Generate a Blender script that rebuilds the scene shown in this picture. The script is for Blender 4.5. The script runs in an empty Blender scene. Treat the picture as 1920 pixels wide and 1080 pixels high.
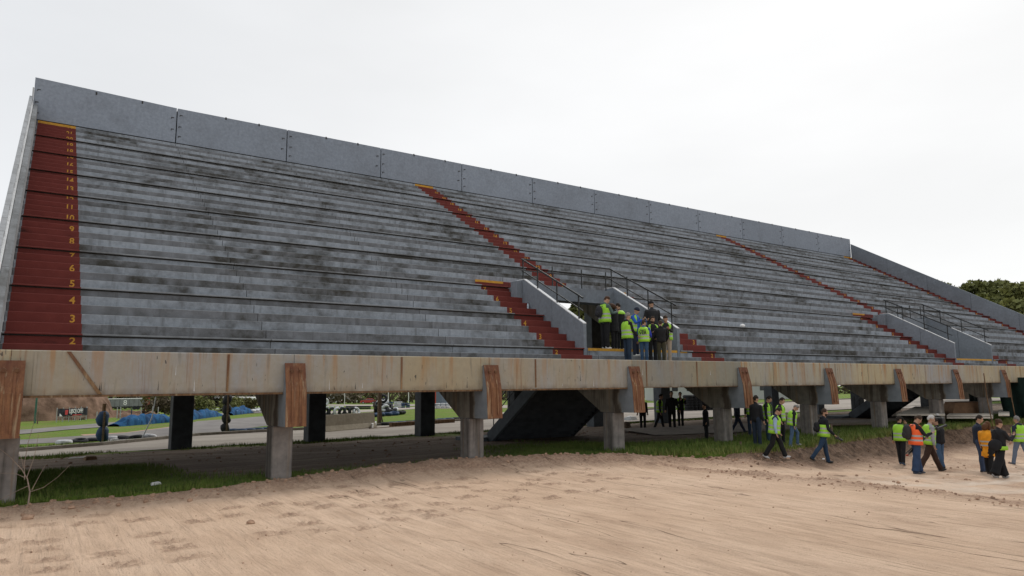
import bpy, math, random
import numpy as np
from mathutils import Vector, Matrix, Euler

random.seed(7); np.random.seed(7)
S = bpy.context.scene
COL = S.collection
EYE = 2.4                                   # camera height over the ground beneath the stand

# ------------------------------------------------------------------ camera
FPX = 1312.0
_u = np.array([1940., 163., FPX]); _u /= np.linalg.norm(_u)
_z = np.array([-88.9, -9500., FPX]); _z /= np.linalg.norm(_z)
_z = _z - _z.dot(_u) * _u; _z /= np.linalg.norm(_z)
RM = np.array([_u, np.cross(_z, _u), _z])   # camera axes (x right, y down, z forward) to world axes
cam_data = bpy.data.cameras.new('camera')
cam = bpy.data.objects.new('camera', cam_data); COL.objects.link(cam)
cam_data.sensor_width = 36.0
cam_data.lens = 36.0 * FPX / 1920.0
cam_data.clip_end = 3000.0
_r, _up, _bk = RM[:, 0], -RM[:, 1], -RM[:, 2]
cam.matrix_world = Matrix(((_r[0], _up[0], _bk[0], 0), (_r[1], _up[1], _bk[1], 0), (_r[2], _up[2], _bk[2], EYE), (0, 0, 0, 1)))
S.camera = cam

# ------------------------------------------------------------------ world, sun, exposure
W = bpy.data.worlds.new('World'); S.world = W; W.use_nodes = True
wt = W.node_tree; wt.nodes.clear()
SUN_EL, SUN_AZ = math.radians(42), math.radians(25)      # azimuth counted from +X towards +Y

def wnode(t, **k):
    n = wt.nodes.new(t)
    for a, b in k.items(): setattr(n, a, b)
    return n
wo = wnode('ShaderNodeOutputWorld'); wb = wnode('ShaderNodeBackground')
sky = wnode('ShaderNodeTexSky', sky_type='NISHITA', sun_disc=False)
sky.sun_elevation = SUN_EL; sky.sun_rotation = math.pi / 2 - SUN_AZ
tc = wnode('ShaderNodeTexCoord')
dot = wnode('ShaderNodeVectorMath', operation='DOT_PRODUCT')
dot.inputs[1].default_value = Vector((0.93, 0.30, 0.16)).normalized()
ramp = wnode('ShaderNodeValToRGB')
e = ramp.color_ramp.elements
e[0].position = 0.25; e[0].color = (0.78, 0.795, 0.815, 1)
e[1].position = 0.97; e[1].color = (0.93, 0.93, 0.925, 1)
m1 = e.new(0.62); m1.color = (0.81, 0.815, 0.82, 1)
nz = wnode('ShaderNodeTexNoise'); nz.inputs['Scale'].default_value = 1.25; nz.inputs['Detail'].default_value = 5; nz.inputs['Roughness'].default_value = 0.5
mp = wnode('ShaderNodeMapping'); mp.inputs['Scale'].default_value = (1.0, 1.0, 3.2)
mr = wnode('ShaderNodeMapRange'); mr.inputs[1].default_value = 0.3; mr.inputs[2].default_value = 0.7; mr.inputs[3].default_value = 0.91; mr.inputs[4].default_value = 1.06
mul = wnode('ShaderNodeMixRGB', blend_type='MULTIPLY'); mul.inputs[0].default_value = 1.0
skm = wnode('ShaderNodeMixRGB', blend_type='MULTIPLY'); skm.inputs[0].default_value = 1.0; skm.inputs[2].default_value = (0.1, 0.1, 0.1, 1)
mx = wnode('ShaderNodeMixRGB'); mx.inputs[0].default_value = 0.05
wl = wt.links.new
wl(tc.outputs['Generated'], dot.inputs[0]); wl(dot.outputs['Value'], ramp.inputs[0])
wl(tc.outputs['Generated'], mp.inputs[0]); wl(mp.outputs[0], nz.inputs['Vector']); wl(nz.outputs[0], mr.inputs[0])
wl(ramp.outputs[0], mul.inputs[1]); wl(mr.outputs[0], mul.inputs[2])
wl(sky.outputs[0], skm.inputs[1]); wl(mul.outputs[0], mx.inputs[1]); wl(skm.outputs[0], mx.inputs[2])
wl(mx.outputs[0], wb.inputs[0]); wl(wb.outputs[0], wo.inputs[0])
wb.inputs[1].default_value = 1.0
sd = bpy.data.lights.new('sun', 'SUN'); sun = bpy.data.objects.new('sun', sd); COL.objects.link(sun)
sd.energy = 1.5; sd.angle = math.radians(14); sd.color = (1.0, 0.96, 0.9)
_sv = Vector((math.cos(SUN_EL) * math.cos(SUN_AZ), math.cos(SUN_EL) * math.sin(SUN_AZ), math.sin(SUN_EL)))
sun.rotation_euler = _sv.to_track_quat('Z', 'Y').to_euler()
S.view_settings.view_transform = 'Standard'; S.view_settings.look = 'None'
S.view_settings.exposure = 0.14; S.view_settings.gamma = 1.0; S.view_settings.use_curve_mapping = False
S.render.engine = 'CYCLES'

# ------------------------------------------------------------------ survey helpers (photo pixel -> point on a level)
def ray(px, py): return RM @ np.array([px - 960., py - 540., FPX])
def zt(y): return -.3 - .02 * max(0., y - 75.)                   # the field falls away gently
def G(px, py, z=None):
    d = ray(px, py)
    if z is None or z == -.3:
        t = (-.3 - EYE) / d[2]
        if d[1] * t > 75:
            q = d[2] + .02 * d[1]; t = (-.3 + 1.5 - EYE) / q if q < 0 else 1e9
            t = min(t, 330 / d[1])
    else: t = (z - EYE) / d[2]
    return (d[0] * t, d[1] * t)
def GY(px, py, Y):
    d = ray(px, py); t = Y / d[1]; return (d[0] * t, Y, d[2] * t + EYE)
def hgt(px, py, tx, ty, z=-0.3):
    g = G(px, py, z); d = ray(tx, ty); k = math.hypot(*g) / math.hypot(d[0], d[1]); return d[2] * k + EYE - (zt(g[1]) if z == -.3 else z)

# ------------------------------------------------------------------ noise in numpy
def _lat(ix, iy, seed):
    h = (ix * 374761393 + iy * 668265263 + seed * 974634777) & 0xffffffff
    h = ((h ^ (h >> 13)) * 1274126177) & 0xffffffff
    return ((h ^ (h >> 16)) & 0xffff) / 65535.0
def vnoise(x, y, seed=0):
    x = np.asarray(x, float); y = np.asarray(y, float)
    ix = np.floor(x).astype(np.int64); iy = np.floor(y).astype(np.int64)
    fx = x - ix; fy = y - iy; fx = fx * fx * (3 - 2 * fx); fy = fy * fy * (3 - 2 * fy)
    a = _lat(ix, iy, seed); b = _lat(ix + 1, iy, seed); c = _lat(ix, iy + 1, seed); d = _lat(ix + 1, iy + 1, seed)
    return (a + (b - a) * fx) * (1 - fy) + (c + (d - c) * fx) * fy - 0.5
def fbm(x, y, seed=0, o=4):
    s = 0; a = 1.0
    for i in range(o):
        s = s + a * vnoise(x * 2 ** i + 17.3 * i, y * 2 ** i - 9.1 * i, seed + i); a *= 0.5
    return s

# ------------------------------------------------------------------ mesh helpers
class MB:
    def __init__(s): s.v = []; s.f = []; s.m = []
    def add(s, vs, fs, m=0):
        o = len(s.v); s.v += [tuple(map(float, p)) for p in vs]
        s.f += [tuple(i + o for i in f) for f in fs]; s.m += ([m] * len(fs) if isinstance(m, int) else list(m)); return s
    def box(s, x0, x1, y0, y1, z0, z1, m=0):
        return s.add([(x0, y0, z0), (x1, y0, z0), (x1, y1, z0), (x0, y1, z0), (x0, y0, z1), (x1, y0, z1), (x1, y1, z1), (x0, y1, z1)],
                     [(0, 3, 2, 1), (4, 5, 6, 7), (0, 1, 5, 4), (1, 2, 6, 5), (2, 3, 7, 6), (3, 0, 4, 7)], m)
    def bbox(s, x0, x1, y0, y1, z0, z1, c=0.02, m=0):      # box with chamfered edges
        vs = []
        for sz, z in ((-1, z0), (1, z1)):
            pass
        X = (x0, x0 + c, x1 - c, x1); Y = (y0, y0 + c, y1 - c, y1); Z = (z0, z0 + c, z1 - c, z1)
        idx = {}
        def P(i, j, k):
            if (i, j, k) not in idx: idx[(i, j, k)] = len(vs); vs.append((X[i], Y[j], Z[k]))
            return idx[(i, j, k)]
        fs = [(P(1, 1, 0), P(1, 2, 0), P(2, 2, 0), P(2, 1, 0)), (P(1, 1, 3), P(2, 1, 3), P(2, 2, 3), P(1, 2, 3)),
              (P(1, 0, 1), P(2, 0, 1), P(2, 0, 2), P(1, 0, 2)), (P(1, 3, 1), P(1, 3, 2), P(2, 3, 2), P(2, 3, 1)),
              (P(0, 1, 1), P(0, 1, 2), P(0, 2, 2), P(0, 2, 1)), (P(3, 1, 1), P(3, 2, 1), P(3, 2, 2), P(3, 1, 2))]
        for a, A in ((1, 0), (2, 3)):
            for b, B in ((1, 0), (2, 3)):
                fs += [(P(a, b, 0) if False else P(A, b, 1), P(a, B, 1), P(a, B, 2), P(A, b, 2))]
                fs += [(P(1, B, a), P(2, B, a), P(2, b, A), P(1, b, A)), (P(B, 1, a), P(B, 2, a), P(b, 2, A), P(b, 1, A))]
                for c_, C in ((1, 0), (2, 3)):
                    fs += [(P(A, b, c_), P(a, B, c_), P(a, b, C))]
        return s.add(vs, fs, m)
    def prism(s, poly, x0, x1, m=0, edge_m=None):          # polygon in (y,z) run along x
        n = len(poly)
        vs = [(x0, y, z) for y, z in poly] + [(x1, y, z) for y, z in poly]
        fs = [tuple(range(n)), tuple(range(2 * n - 1, n - 1, -1))]; ms = [m, m]
        for i in range(n):
            j = (i + 1) % n; fs.append((j, i, i + n, j + n)); ms.append(edge_m[i] if edge_m else m)
        return s.add(vs, fs, ms)
    def zprism(s, poly, z0, z1, m=0):                      # polygon in (x,y) run up
        n = len(poly)
        return s.add([(x, y, z0) for x, y in poly] + [(x, y, z1) for x, y in poly],
                     [tuple(range(n))[::-1], tuple(range(n, 2 * n))] + [(i, (i + 1) % n, (i + 1) % n + n, i + n) for i in range(n)], m)
    def tube(s, pts, r, n=8, m=0, cap=True):
        pts = [Vector(p) for p in pts]; r = r if isinstance(r, (list, tuple)) else [r] * len(pts)
        vs = []; fs = []; up = None
        for i, p in enumerate(pts):
            d = (pts[min(i + 1, len(pts) - 1)] - pts[max(i - 1, 0)])
            d = d.normalized() if d.length > 1e-9 else Vector((0, 0, 1))
            if up is None: up = Vector((0, 0, 1)) if abs(d.z) < .9 else Vector((1, 0, 0))
            a = d.cross(up).normalized(); b = a.cross(d).normalized(); up = b
            for k in range(n):
                t = 2 * math.pi * k / n; vs.append(p + (a * math.cos(t) + b * math.sin(t)) * r[i])
        for i in range(len(pts) - 1):
            for k in range(n):
                fs.append((i * n + k, i * n + (k + 1) % n, (i + 1) * n + (k + 1) % n, (i + 1) * n + k))
        if cap: fs += [tuple(range(n))[::-1], tuple(range((len(pts) - 1) * n, len(pts) * n))]
        return s.add(vs, fs, m)
    def ell(s, c, rx, ry, rz, nu=12, nv=8, m=0, M=None):
        vs = []; fs = []
        for j in range(nv + 1):
            ph = math.pi * j / nv
            for i in range(nu):
                t = 2 * math.pi * i / nu
                p = Vector((rx * math.sin(ph) * math.cos(t), ry * math.sin(ph) * math.sin(t), rz * math.cos(ph)))
                if M is not None: p = M @ p
                vs.append(Vector(c) + p)
        for j in range(nv):
            for i in range(nu): fs.append((j * nu + i, (j + 1) * nu + i, (j + 1) * nu + (i + 1) % nu, j * nu + (i + 1) % nu))
        return s.add(vs, fs, m)
    def torus(s, c, R, r, M=None, nu=16, nv=7, m=0, sq=1.0):
        vs = []; fs = []
        for i in range(nu):
            t = 2 * math.pi * i / nu
            for j in range(nv):
                a = 2 * math.pi * j / nv
                p = Vector(((R + r * math.cos(a)) * math.cos(t), (R + r * math.cos(a)) * math.sin(t), r * sq * math.sin(a)))
                if M is not None: p = M @ p
                vs.append(Vector(c) + p)
        for i in range(nu):
            for j in range(nv): fs.append((i * nv + j, ((i + 1) % nu) * nv + j, ((i + 1) % nu) * nv + (j + 1) % nv, i * nv + (j + 1) % nv))
        return s.add(vs, fs, m)
    def mesh(s, name, mats, smooth=False):
        me = bpy.data.meshes.new(name); me.from_pydata(s.v, [], s.f)
        for mt in (mats if isinstance(mats, (list, tuple)) else [mats]): me.materials.append(mt)
        me.polygons.foreach_set('material_index', s.m)
        if smooth: me.polygons.foreach_set('use_smooth', [True] * len(me.polygons))
        me.update(); return me
    def build(s, name, mats, parent=None, smooth=False):
        return link(name, s.mesh(name, mats, smooth), parent)

def link(name, me, parent=None, loc=None, rot=None):
    o = bpy.data.objects.new(name, me); COL.objects.link(o)
    if loc is not None: o.location = loc
    if rot is not None: o.rotation_euler = rot
    if parent is not None:
        o.parent = parent
    return o
ORD = 'first second third fourth fifth sixth seventh eighth ninth tenth eleventh twelfth thirteenth fourteenth fifteenth sixteenth seventeenth eighteenth nineteenth twentieth'.split()
TENS = {2: 'twenty-', 3: 'thirty-'}
def ordinal(n): return ORD[n - 1] if n <= 20 else ('thirtieth' if n == 30 else TENS[n // 10] + ORD[n % 10 - 1])
def tag(o, label=None, cat=None, group=None, kind=None):
    if label and 'number ' in label:
        a, b = label.split('number ', 1); k = len(b) - len(b.lstrip('0123456789'))
        if k: label = a + ordinal(int(b[:k])) + b[k:]
    if label: o['label'] = label
    if cat: o['category'] = cat
    if group: o['group'] = group
    if kind: o['kind'] = kind
    return o
def empty(name, loc=(0, 0, 0), label=None, cat=None, group=None, rz=0):
    o = bpy.data.objects.new(name, None); COL.objects.link(o); o.location = loc; o.rotation_euler = (0, 0, rz)
    o.empty_display_size = .3
    return tag(o, label, cat, group)
def grid_mesh(name, xs, ys, Z, mats, parent=None, mask=None, attr=None):
    nx, ny = len(xs), len(ys)
    XX, YY = np.meshgrid(xs, ys, indexing='ij')
    co = np.stack([XX, YY, Z], -1).reshape(-1, 3)
    i = np.arange(nx - 1)[:, None] * ny + np.arange(ny - 1)[None, :]
    q = np.stack([i, i + ny, i + ny + 1, i + 1], -1)
    if mask is not None:
        mk = mask[:-1, :-1] | mask[1:, :-1] | mask[:-1, 1:] | mask[1:, 1:]
        q = q[mk]
    q = q.reshape(-1, 4)
    me = bpy.data.meshes.new(name)
    me.vertices.add(len(co)); me.vertices.foreach_set('co', co.ravel())
    me.loops.add(q.size); me.loops.foreach_set('vertex_index', q.ravel().astype(np.int32))
    me.polygons.add(len(q)); me.polygons.foreach_set('loop_start', np.arange(0, q.size, 4, dtype=np.int32))
    me.polygons.foreach_set('use_smooth', np.ones(len(q), bool))
    if attr is not None:
        for an, av in attr.items():
            a = me.attributes.new(an, 'FLOAT', 'POINT'); a.data.foreach_set('value', av.ravel().astype(np.float32))
    me.update(); me.validate()
    for mt in (mats if isinstance(mats, (list, tuple)) else [mats]): me.materials.append(mt)
    return link(name, me, parent)

# ------------------------------------------------------------------ materials
class NM:
    def __init__(s, name, rough=0.85, spec=0.3):
        s.mat = bpy.data.materials.new(name); s.mat.use_nodes = True; s.t = s.mat.node_tree
        s.b = s.t.nodes['Principled BSDF']; s.b.inputs['Roughness'].default_value = rough
        s.b.inputs['Specular IOR Level'].default_value = spec
        s.geo = None
    def n(s, t, **k):
        n = s.t.nodes.new(t)
        for a, b in k.items(): setattr(n, a, b)
        return n
    def l(s, a, b): s.t.links.new(a, b)
    def pos(s, scale=(1, 1, 1), obj=False):
        if obj:
            src = s.n('ShaderNodeTexCoord').outputs['Object']
        else:
            if s.geo is None: s.geo = s.n('ShaderNodeNewGeometry')
            src = s.geo.outputs['Position']
        if tuple(scale) == (1, 1, 1): return src
        m = s.n('ShaderNodeVectorMath', operation='MULTIPLY'); m.inputs[1].default_value = scale; s.l(src, m.inputs[0]); return m.outputs[0]
    def noise(s, scale, vec, detail=4, rough=.55, dist=0):
        n = s.n('ShaderNodeTexNoise'); n.inputs['Scale'].default_value = scale; n.inputs['Detail'].default_value = detail
        n.inputs['Roughness'].default_value = rough; n.inputs['Distortion'].default_value = dist; s.l(vec, n.inputs['Vector']); return n.outputs[0]
    def rng(s, v, a, b, c=0., d=1.):
        m = s.n('ShaderNodeMapRange'); m.inputs[1].default_value = a; m.inputs[2].default_value = b; m.inputs[3].default_value = c; m.inputs[4].default_value = d
        s.l(v, m.inputs[0]); return m.outputs[0]
    def math(s, op, a, b=None, clamp=False):
        m = s.n('ShaderNodeMath', operation=op); m.use_clamp = clamp
        for i, x in enumerate((a, b)):
            if x is None: continue
            if isinstance(x, (int, float)): m.inputs[i].default_value = x
            else: s.l(x, m.inputs[i])
        return m.outputs[0]
    def mix(s, f, a, b, blend='MIX'):
        m = s.n('ShaderNodeMixRGB', blend_type=blend)
        for i, x in enumerate((f, a, b)):
            if isinstance(x, (int, float)): m.inputs[i].default_value = x
            elif isinstance(x, tuple): m.inputs[i].default_value = (x + (1,))[:4]
            else: s.l(x, m.inputs[i])
        return m.outputs[0]
    def sep(s, v):
        m = s.n('ShaderNodeSeparateXYZ'); s.l(v, m.inputs[0]); return m.outputs
    def bump(s, h, strength=.3, dist=.01):
        m = s.n('ShaderNodeBump'); m.inputs['Strength'].default_value = strength; m.inputs['Distance'].default_value = dist
        s.l(h, m.inputs['Height']); s.l(m.outputs[0], s.b.inputs['Normal'])
    def color(s, c): s.l(c, s.b.inputs['Base Color']) if not isinstance(c, tuple) else setattr(s.b.inputs['Base Color'], 'default_value', (c + (1,))[:4])
    def rand(s):
        return s.n('ShaderNodeObjectInfo').outputs['Random']

def simple(name, c, rough=.8, var=.15, scale=8, spec=.3, metal=0, bump=0):
    m = NM(name, rough, spec); p = m.pos(obj=True)
    nz_ = m.noise(scale, p, 4)
    m.color(m.mix(m.rng(nz_, .3, .7), tuple(x * (1 - var) for x in c), tuple(min(1, x * (1 + var)) for x in c)))
    m.b.inputs['Metallic'].default_value = metal
    if bump: m.bump(nz_, bump, .02)
    return m.mat

def paint_concrete(name, base, stain=.5, periodic=0., dirt=(.055, .052, .045), patch=.32):
    m = NM(name, .9, .2); P = m.pos()
    n1 = m.noise(7, P, 6, .6); n2 = m.noise(45, P, 3)
    c = m.mix(m.rng(n1, .3, .7), tuple(x * .86 for x in base), tuple(x * 1.12 for x in base))
    c = m.mix(m.rng(n2, .45, .75, 0, .18), c, tuple(x * 1.5 for x in base))
    rn = m.rng(m.rand(), 0, 1, .93, 1.07)
    c = m.mix(1.0, c, rn, 'MULTIPLY')
    # algae patches, several rows tall, with blotchy edge
    pa = m.noise(patch, m.pos((1, 1.1, 1.1)), 7, .66)
    pb = m.noise(2.3, m.pos((1, .6, 1)), 5, .6)
    f = m.math('ADD', m.rng(pa, .45, .62), m.rng(pb, .35, .65, -.42, .38))
    f = m.math('MULTIPLY', f, stain, True)
    # drips
    dr = m.noise(3.2, m.pos((1.6, .15, .12)), 4, .6)
    f = m.math('MAXIMUM', f, m.math('MULTIPLY', m.rng(dr, .5, .72), stain * .75))
    if periodic:
        x = m.sep(P)[0]
        w = m.math('SINE', m.math('MULTIPLY', m.math('ADD', x, m.rng(m.noise(.9, m.pos((1, 3, 3)), 2), 0, 1, -.22, .22)), 2 * math.pi / .745))
        blot = m.math('MULTIPLY', m.rng(w, -1.1, .5, .0, 1.), m.rng(m.noise(.55, m.pos((1, 2.6, 2.6)), 4), .32, .6, .15, 1.))
        zz = m.math('FRACT', m.math('DIVIDE', m.math('SUBTRACT', m.sep(P)[2], EYE + 1.06 - .2936 * 4), .2936))
        blot = m.math('MULTIPLY', blot, m.rng(zz, 0., .9, 1.05, .7))
        f = m.math('MAXIMUM', f, m.math('MULTIPLY', blot, periodic))
    c = m.mix(f, c, dirt)
    # moss-like dark brown cores
    co = m.noise(.5, m.pos((1.0, 1.3, 1.3)), 6, .7)
    c = m.mix(m.rng(co, .6, .74, 0, .8 * stain), c, (.035, .031, .024))
    m.color(c); m.bump(m.math('ADD', n1, n2), .35, .012)
    return m.mat

BASE = (.235, .260, .295)
M_BENCH = paint_concrete('painted_bench_concrete', (.29, .318, .352), .66, .06)
M_RISER = paint_concrete('weathered_riser_concrete', (.192, .20, .214), .90, .52)
M_TREAD = paint_concrete('tread_concrete', (.23, .24, .25), .5, .2)
M_WALL = paint_concrete('painted_wall_concrete', (.25, .28, .325), .13, 0, patch=.5)
M_PARA = paint_concrete('painted_parapet_concrete', (.20, .225, .255), .16, 0, patch=.5)
M_PALE = paint_concrete('pale_parapet_concrete', (.60, .61, .62), .12, 0, patch=.5)
M_COPE = paint_concrete('grey_coping_concrete', (.33, .34, .35), .2, 0)
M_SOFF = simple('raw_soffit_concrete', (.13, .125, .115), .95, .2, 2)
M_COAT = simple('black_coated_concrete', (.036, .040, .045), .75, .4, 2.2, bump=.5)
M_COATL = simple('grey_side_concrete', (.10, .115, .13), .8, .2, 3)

def red_paint():
    m = NM('red_aisle_paint', .85, .2); P = m.pos()
    n = m.noise(3, P, 5); c = m.mix(m.rng(n, .3, .7), (.128, .029, .024), (.158, .037, .030))
    z = m.noise(.9, m.pos((.8, 1, 2.2)), 6, .65)
    c = m.mix(m.rng(z, .64, .76, 0, .85), c, (.028, .012, .010))
    c = m.mix(m.rng(m.noise(60, P, 3), .66, .74, 0, .5), c, (.3, .2, .18))
    m.color(c); m.bump(n, .2, .01); return m.mat
M_RED = red_paint()
M_YEL = simple('yellow_nosing_paint', (.52, .27, .035), .7, .18, 6)

def beam_mat(name, warm, streak, grey=(.30, .31, .325)):
    m = NM(name, .85, .25); P = m.pos(); X, Y, Z = m.sep(P)
    big = m.noise(.16, m.pos((1, .1, .25)), 2, .5); mid = m.noise(1.0, m.pos((1.3, .1, .35)), 5, .6)
    f = m.rng(m.math('ADD', m.math('MULTIPLY', big, .62), m.math('MULTIPLY', mid, .38)), .39, .56)
    c = m.mix(f, grey, warm); c = m.mix(m.rng(m.noise(.9, m.pos((1, .1, .5)), 4), .42, .62, 0, .32), c, (.34, .26, .13))
    c = m.mix(m.rng(m.noise(9, P, 5), .3, .7, 0, .35), c, tuple(x * .72 for x in warm))
    top = m.rng(Z, EYE - .136, EYE + .83)                       # 0 bottom .. 1 top of the beam
    d1 = m.noise(4.0, m.pos((1.1, .1, .07)), 5, .62)
    rust = m.math('MULTIPLY', m.rng(d1, .5, .66), m.rng(top, .1, 1., .25, 1.))
    c = m.mix(m.math('MULTIPLY', rust, streak), c, (.33, .165, .055))
    d2 = m.noise(9.0, m.pos((1.3, .1, .06)), 4, .6)
    c = m.mix(m.rng(d2, .6, .72, 0, .7 * streak), c, (.20, .085, .03))
    c = m.mix(m.rng(m.noise(6, m.pos((1, .1, .12)), 3), .6, .75, 0, .55), c, (.12, .115, .10))
    # scratches and small spalls
    s1 = m.noise(5.5, m.pos((2.4, .1, .55)), 2, .4, .8); s2 = m.noise(1.2, m.pos((1.5, .1, 1.4)), 2)
    sc = m.math('MULTIPLY', m.rng(s1, .685, .70), m.rng(s2, .53, .56))
    c = m.mix(m.math('MULTIPLY', sc, .85), c, (.05, .045, .045))
    lo = m.math('MULTIPLY', m.rng(top, .0, .16, 1, 0), m.rng(m.noise(2.2, m.pos((1, .1, .8)), 5), .38, .62))
    c = m.mix(m.math('MULTIPLY', lo, .7), c, (.11, .075, .05))
    m.color(c); m.bump(m.noise(20, P, 5), .25, .008)
    return m.mat
M_BEAM = beam_mat('stained_beam_concrete', (.36, .315, .225), .62)
M_BEAMW = beam_mat('streaked_beam_concrete', (.43, .375, .25), .9)
M_BEAMG = beam_mat('mossy_beam_concrete', (.27, .255, .20), .35, (.24, .245, .24))
def col_mat():
    m = NM('column_concrete', .92, .2); P = m.pos()
    c = m.mix(m.rng(m.noise(5, P, 6), .3, .7), (.17, .158, .148), (.27, .245, .225))
    d = m.noise(2.6, m.pos((2, 2, .1)), 4, .6)
    c = m.mix(m.rng(d, .5, .68, 0, .75), c, (.055, .05, .043))
    c = m.mix(m.rng(m.noise(3.1, m.pos((2.4, 2.4, .08)), 4), .57, .7, 0, .6), c, (.22, .15, .085))
    m.color(c); m.bump(m.noise(30, P, 5), .3, .01); return m.mat
M_COLM = col_mat()
def raker_mat():
    m = NM('raker_concrete', .92, .2); P = m.pos(); X, Y, Z = m.sep(P)
    c = m.mix(m.rng(m.noise(3, P, 6), .3, .7), (.15, .14, .12), (.25, .23, .195))
    d = m.noise(2.6, m.pos((.5, 2.2, .12)), 4, .6)
    c = m.mix(m.rng(d, .48, .66, 0, .8), c, (.06, .05, .038))
    c = m.mix(m.rng(m.noise(2.2, m.pos((.5, 2.8, .1)), 4), .56, .7, 0, .5), c, (.24, .15, .07))
    # the nose is painted grey; the paint stops at a ragged line
    edge = m.math('ADD', Y, m.rng(m.noise(1.4, m.pos((.3, .8, .9)), 4), .3, .7, -.12, .12))
    c = m.mix(m.rng(edge, 18.62, 18.55), c, m.mix(m.rng(m.noise(4, P, 5), .3, .7), (.165, .185, .205), (.215, .235, .255)))
    dk = m.math('MULTIPLY', m.rng(edge, 18.60, 18.7), m.rng(edge, 18.86, 18.95, 1, 0))
    c = m.mix(m.math('MULTIPLY', dk, .8), c, (.05, .035, .025))
    m.color(c); m.bump(m.noise(25, P, 5), .3, .01); return m.mat
M_RAKER = raker_mat()
def rust_mat(name, a, b, light, s=1.0):
    m = NM(name, .8, .25); P = m.pos()
    d = m.math('ADD', m.math('MULTIPLY', m.noise(5 * s, m.pos((1.9, 1.9, .10)), 4, .6), .62), m.math('MULTIPLY', m.noise(9, m.pos((1, 1, .7)), 6, .75), .38))
    c = m.mix(m.rng(d, .36, .64), a, b)
    c = m.mix(m.rng(m.noise(7 * s, m.pos((1.9, 1.9, .10)), 4), .56, .72, 0, .85), c, light)
    c = m.mix(m.rng(m.noise(40, P, 4), .55, .75, 0, .5), c, (.07, .03, .02))
    zt_ = m.math('ADD', m.sep(P)[2], m.rng(m.noise(5, m.pos((2, 2, .4)), 3), .3, .7, -.3, .3))
    c = m.mix(m.rng(zt_, EYE - .1, EYE + .6, 0, .65), c, (.115, .045, .03))
    m.color(c); m.bump(d, .5, .01); return m.mat
M_RUST = rust_mat('rusty_cover_plate', (.12, .05, .03), (.27, .135, .065), (.38, .30, .19))
M_RUST2 = rust_mat('rusty_edge_steel', (.085, .048, .028), (.20, .12, .06), (.28, .22, .14))
M_RAIL = simple('dark_rail_paint', (.010, .012, .012), .45, .2, 5, .5)
M_BLACK = simple('black_plastic', (.012, .012, .013), .45, .2, 5, .5)
M_DKHOLE = simple('dark_metal', (.03, .028, .026), .7)
M_TYRE = simple('tyre_rubber', (.022, .023, .026), .8, .3, 10)
M_TYREB = simple('blue_painted_tyre', (.018, .045, .10), .7, .4, 3)
M_TYREW = simple('white_painted_tyre', (.55, .56, .58), .7, .2, 5)
M_WHITE = simple('white_paint', (.72, .72, .71), .6, .06, 4)
M_STEEL = simple('galvanised_steel', (.42, .43, .43), .5, .12, 6, .5, .3)
M_WOOD = simple('weathered_wood', (.16, .115, .08), .9, .35, 14)
M_PLANK = simple('pale_planks', (.50, .45, .38), .9, .12, 6)
M_GREENP = simple('green_post_paint', (.05, .14, .10), .7)
M_ORANGE = simple('orange_paint', (.62, .12, .03), .6, .1)
M_GLASS = simple('dark_window_glass', (.03, .035, .04), .15, .1, 3, .6)
M_JERSEY = paint_concrete('barrier_concrete', (.42, .37, .29), .2, 0, (.12, .10, .07))
M_KERB = paint_concrete('kerb_concrete', (.30, .27, .23), .5, 0, (.10, .09, .06))

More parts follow.
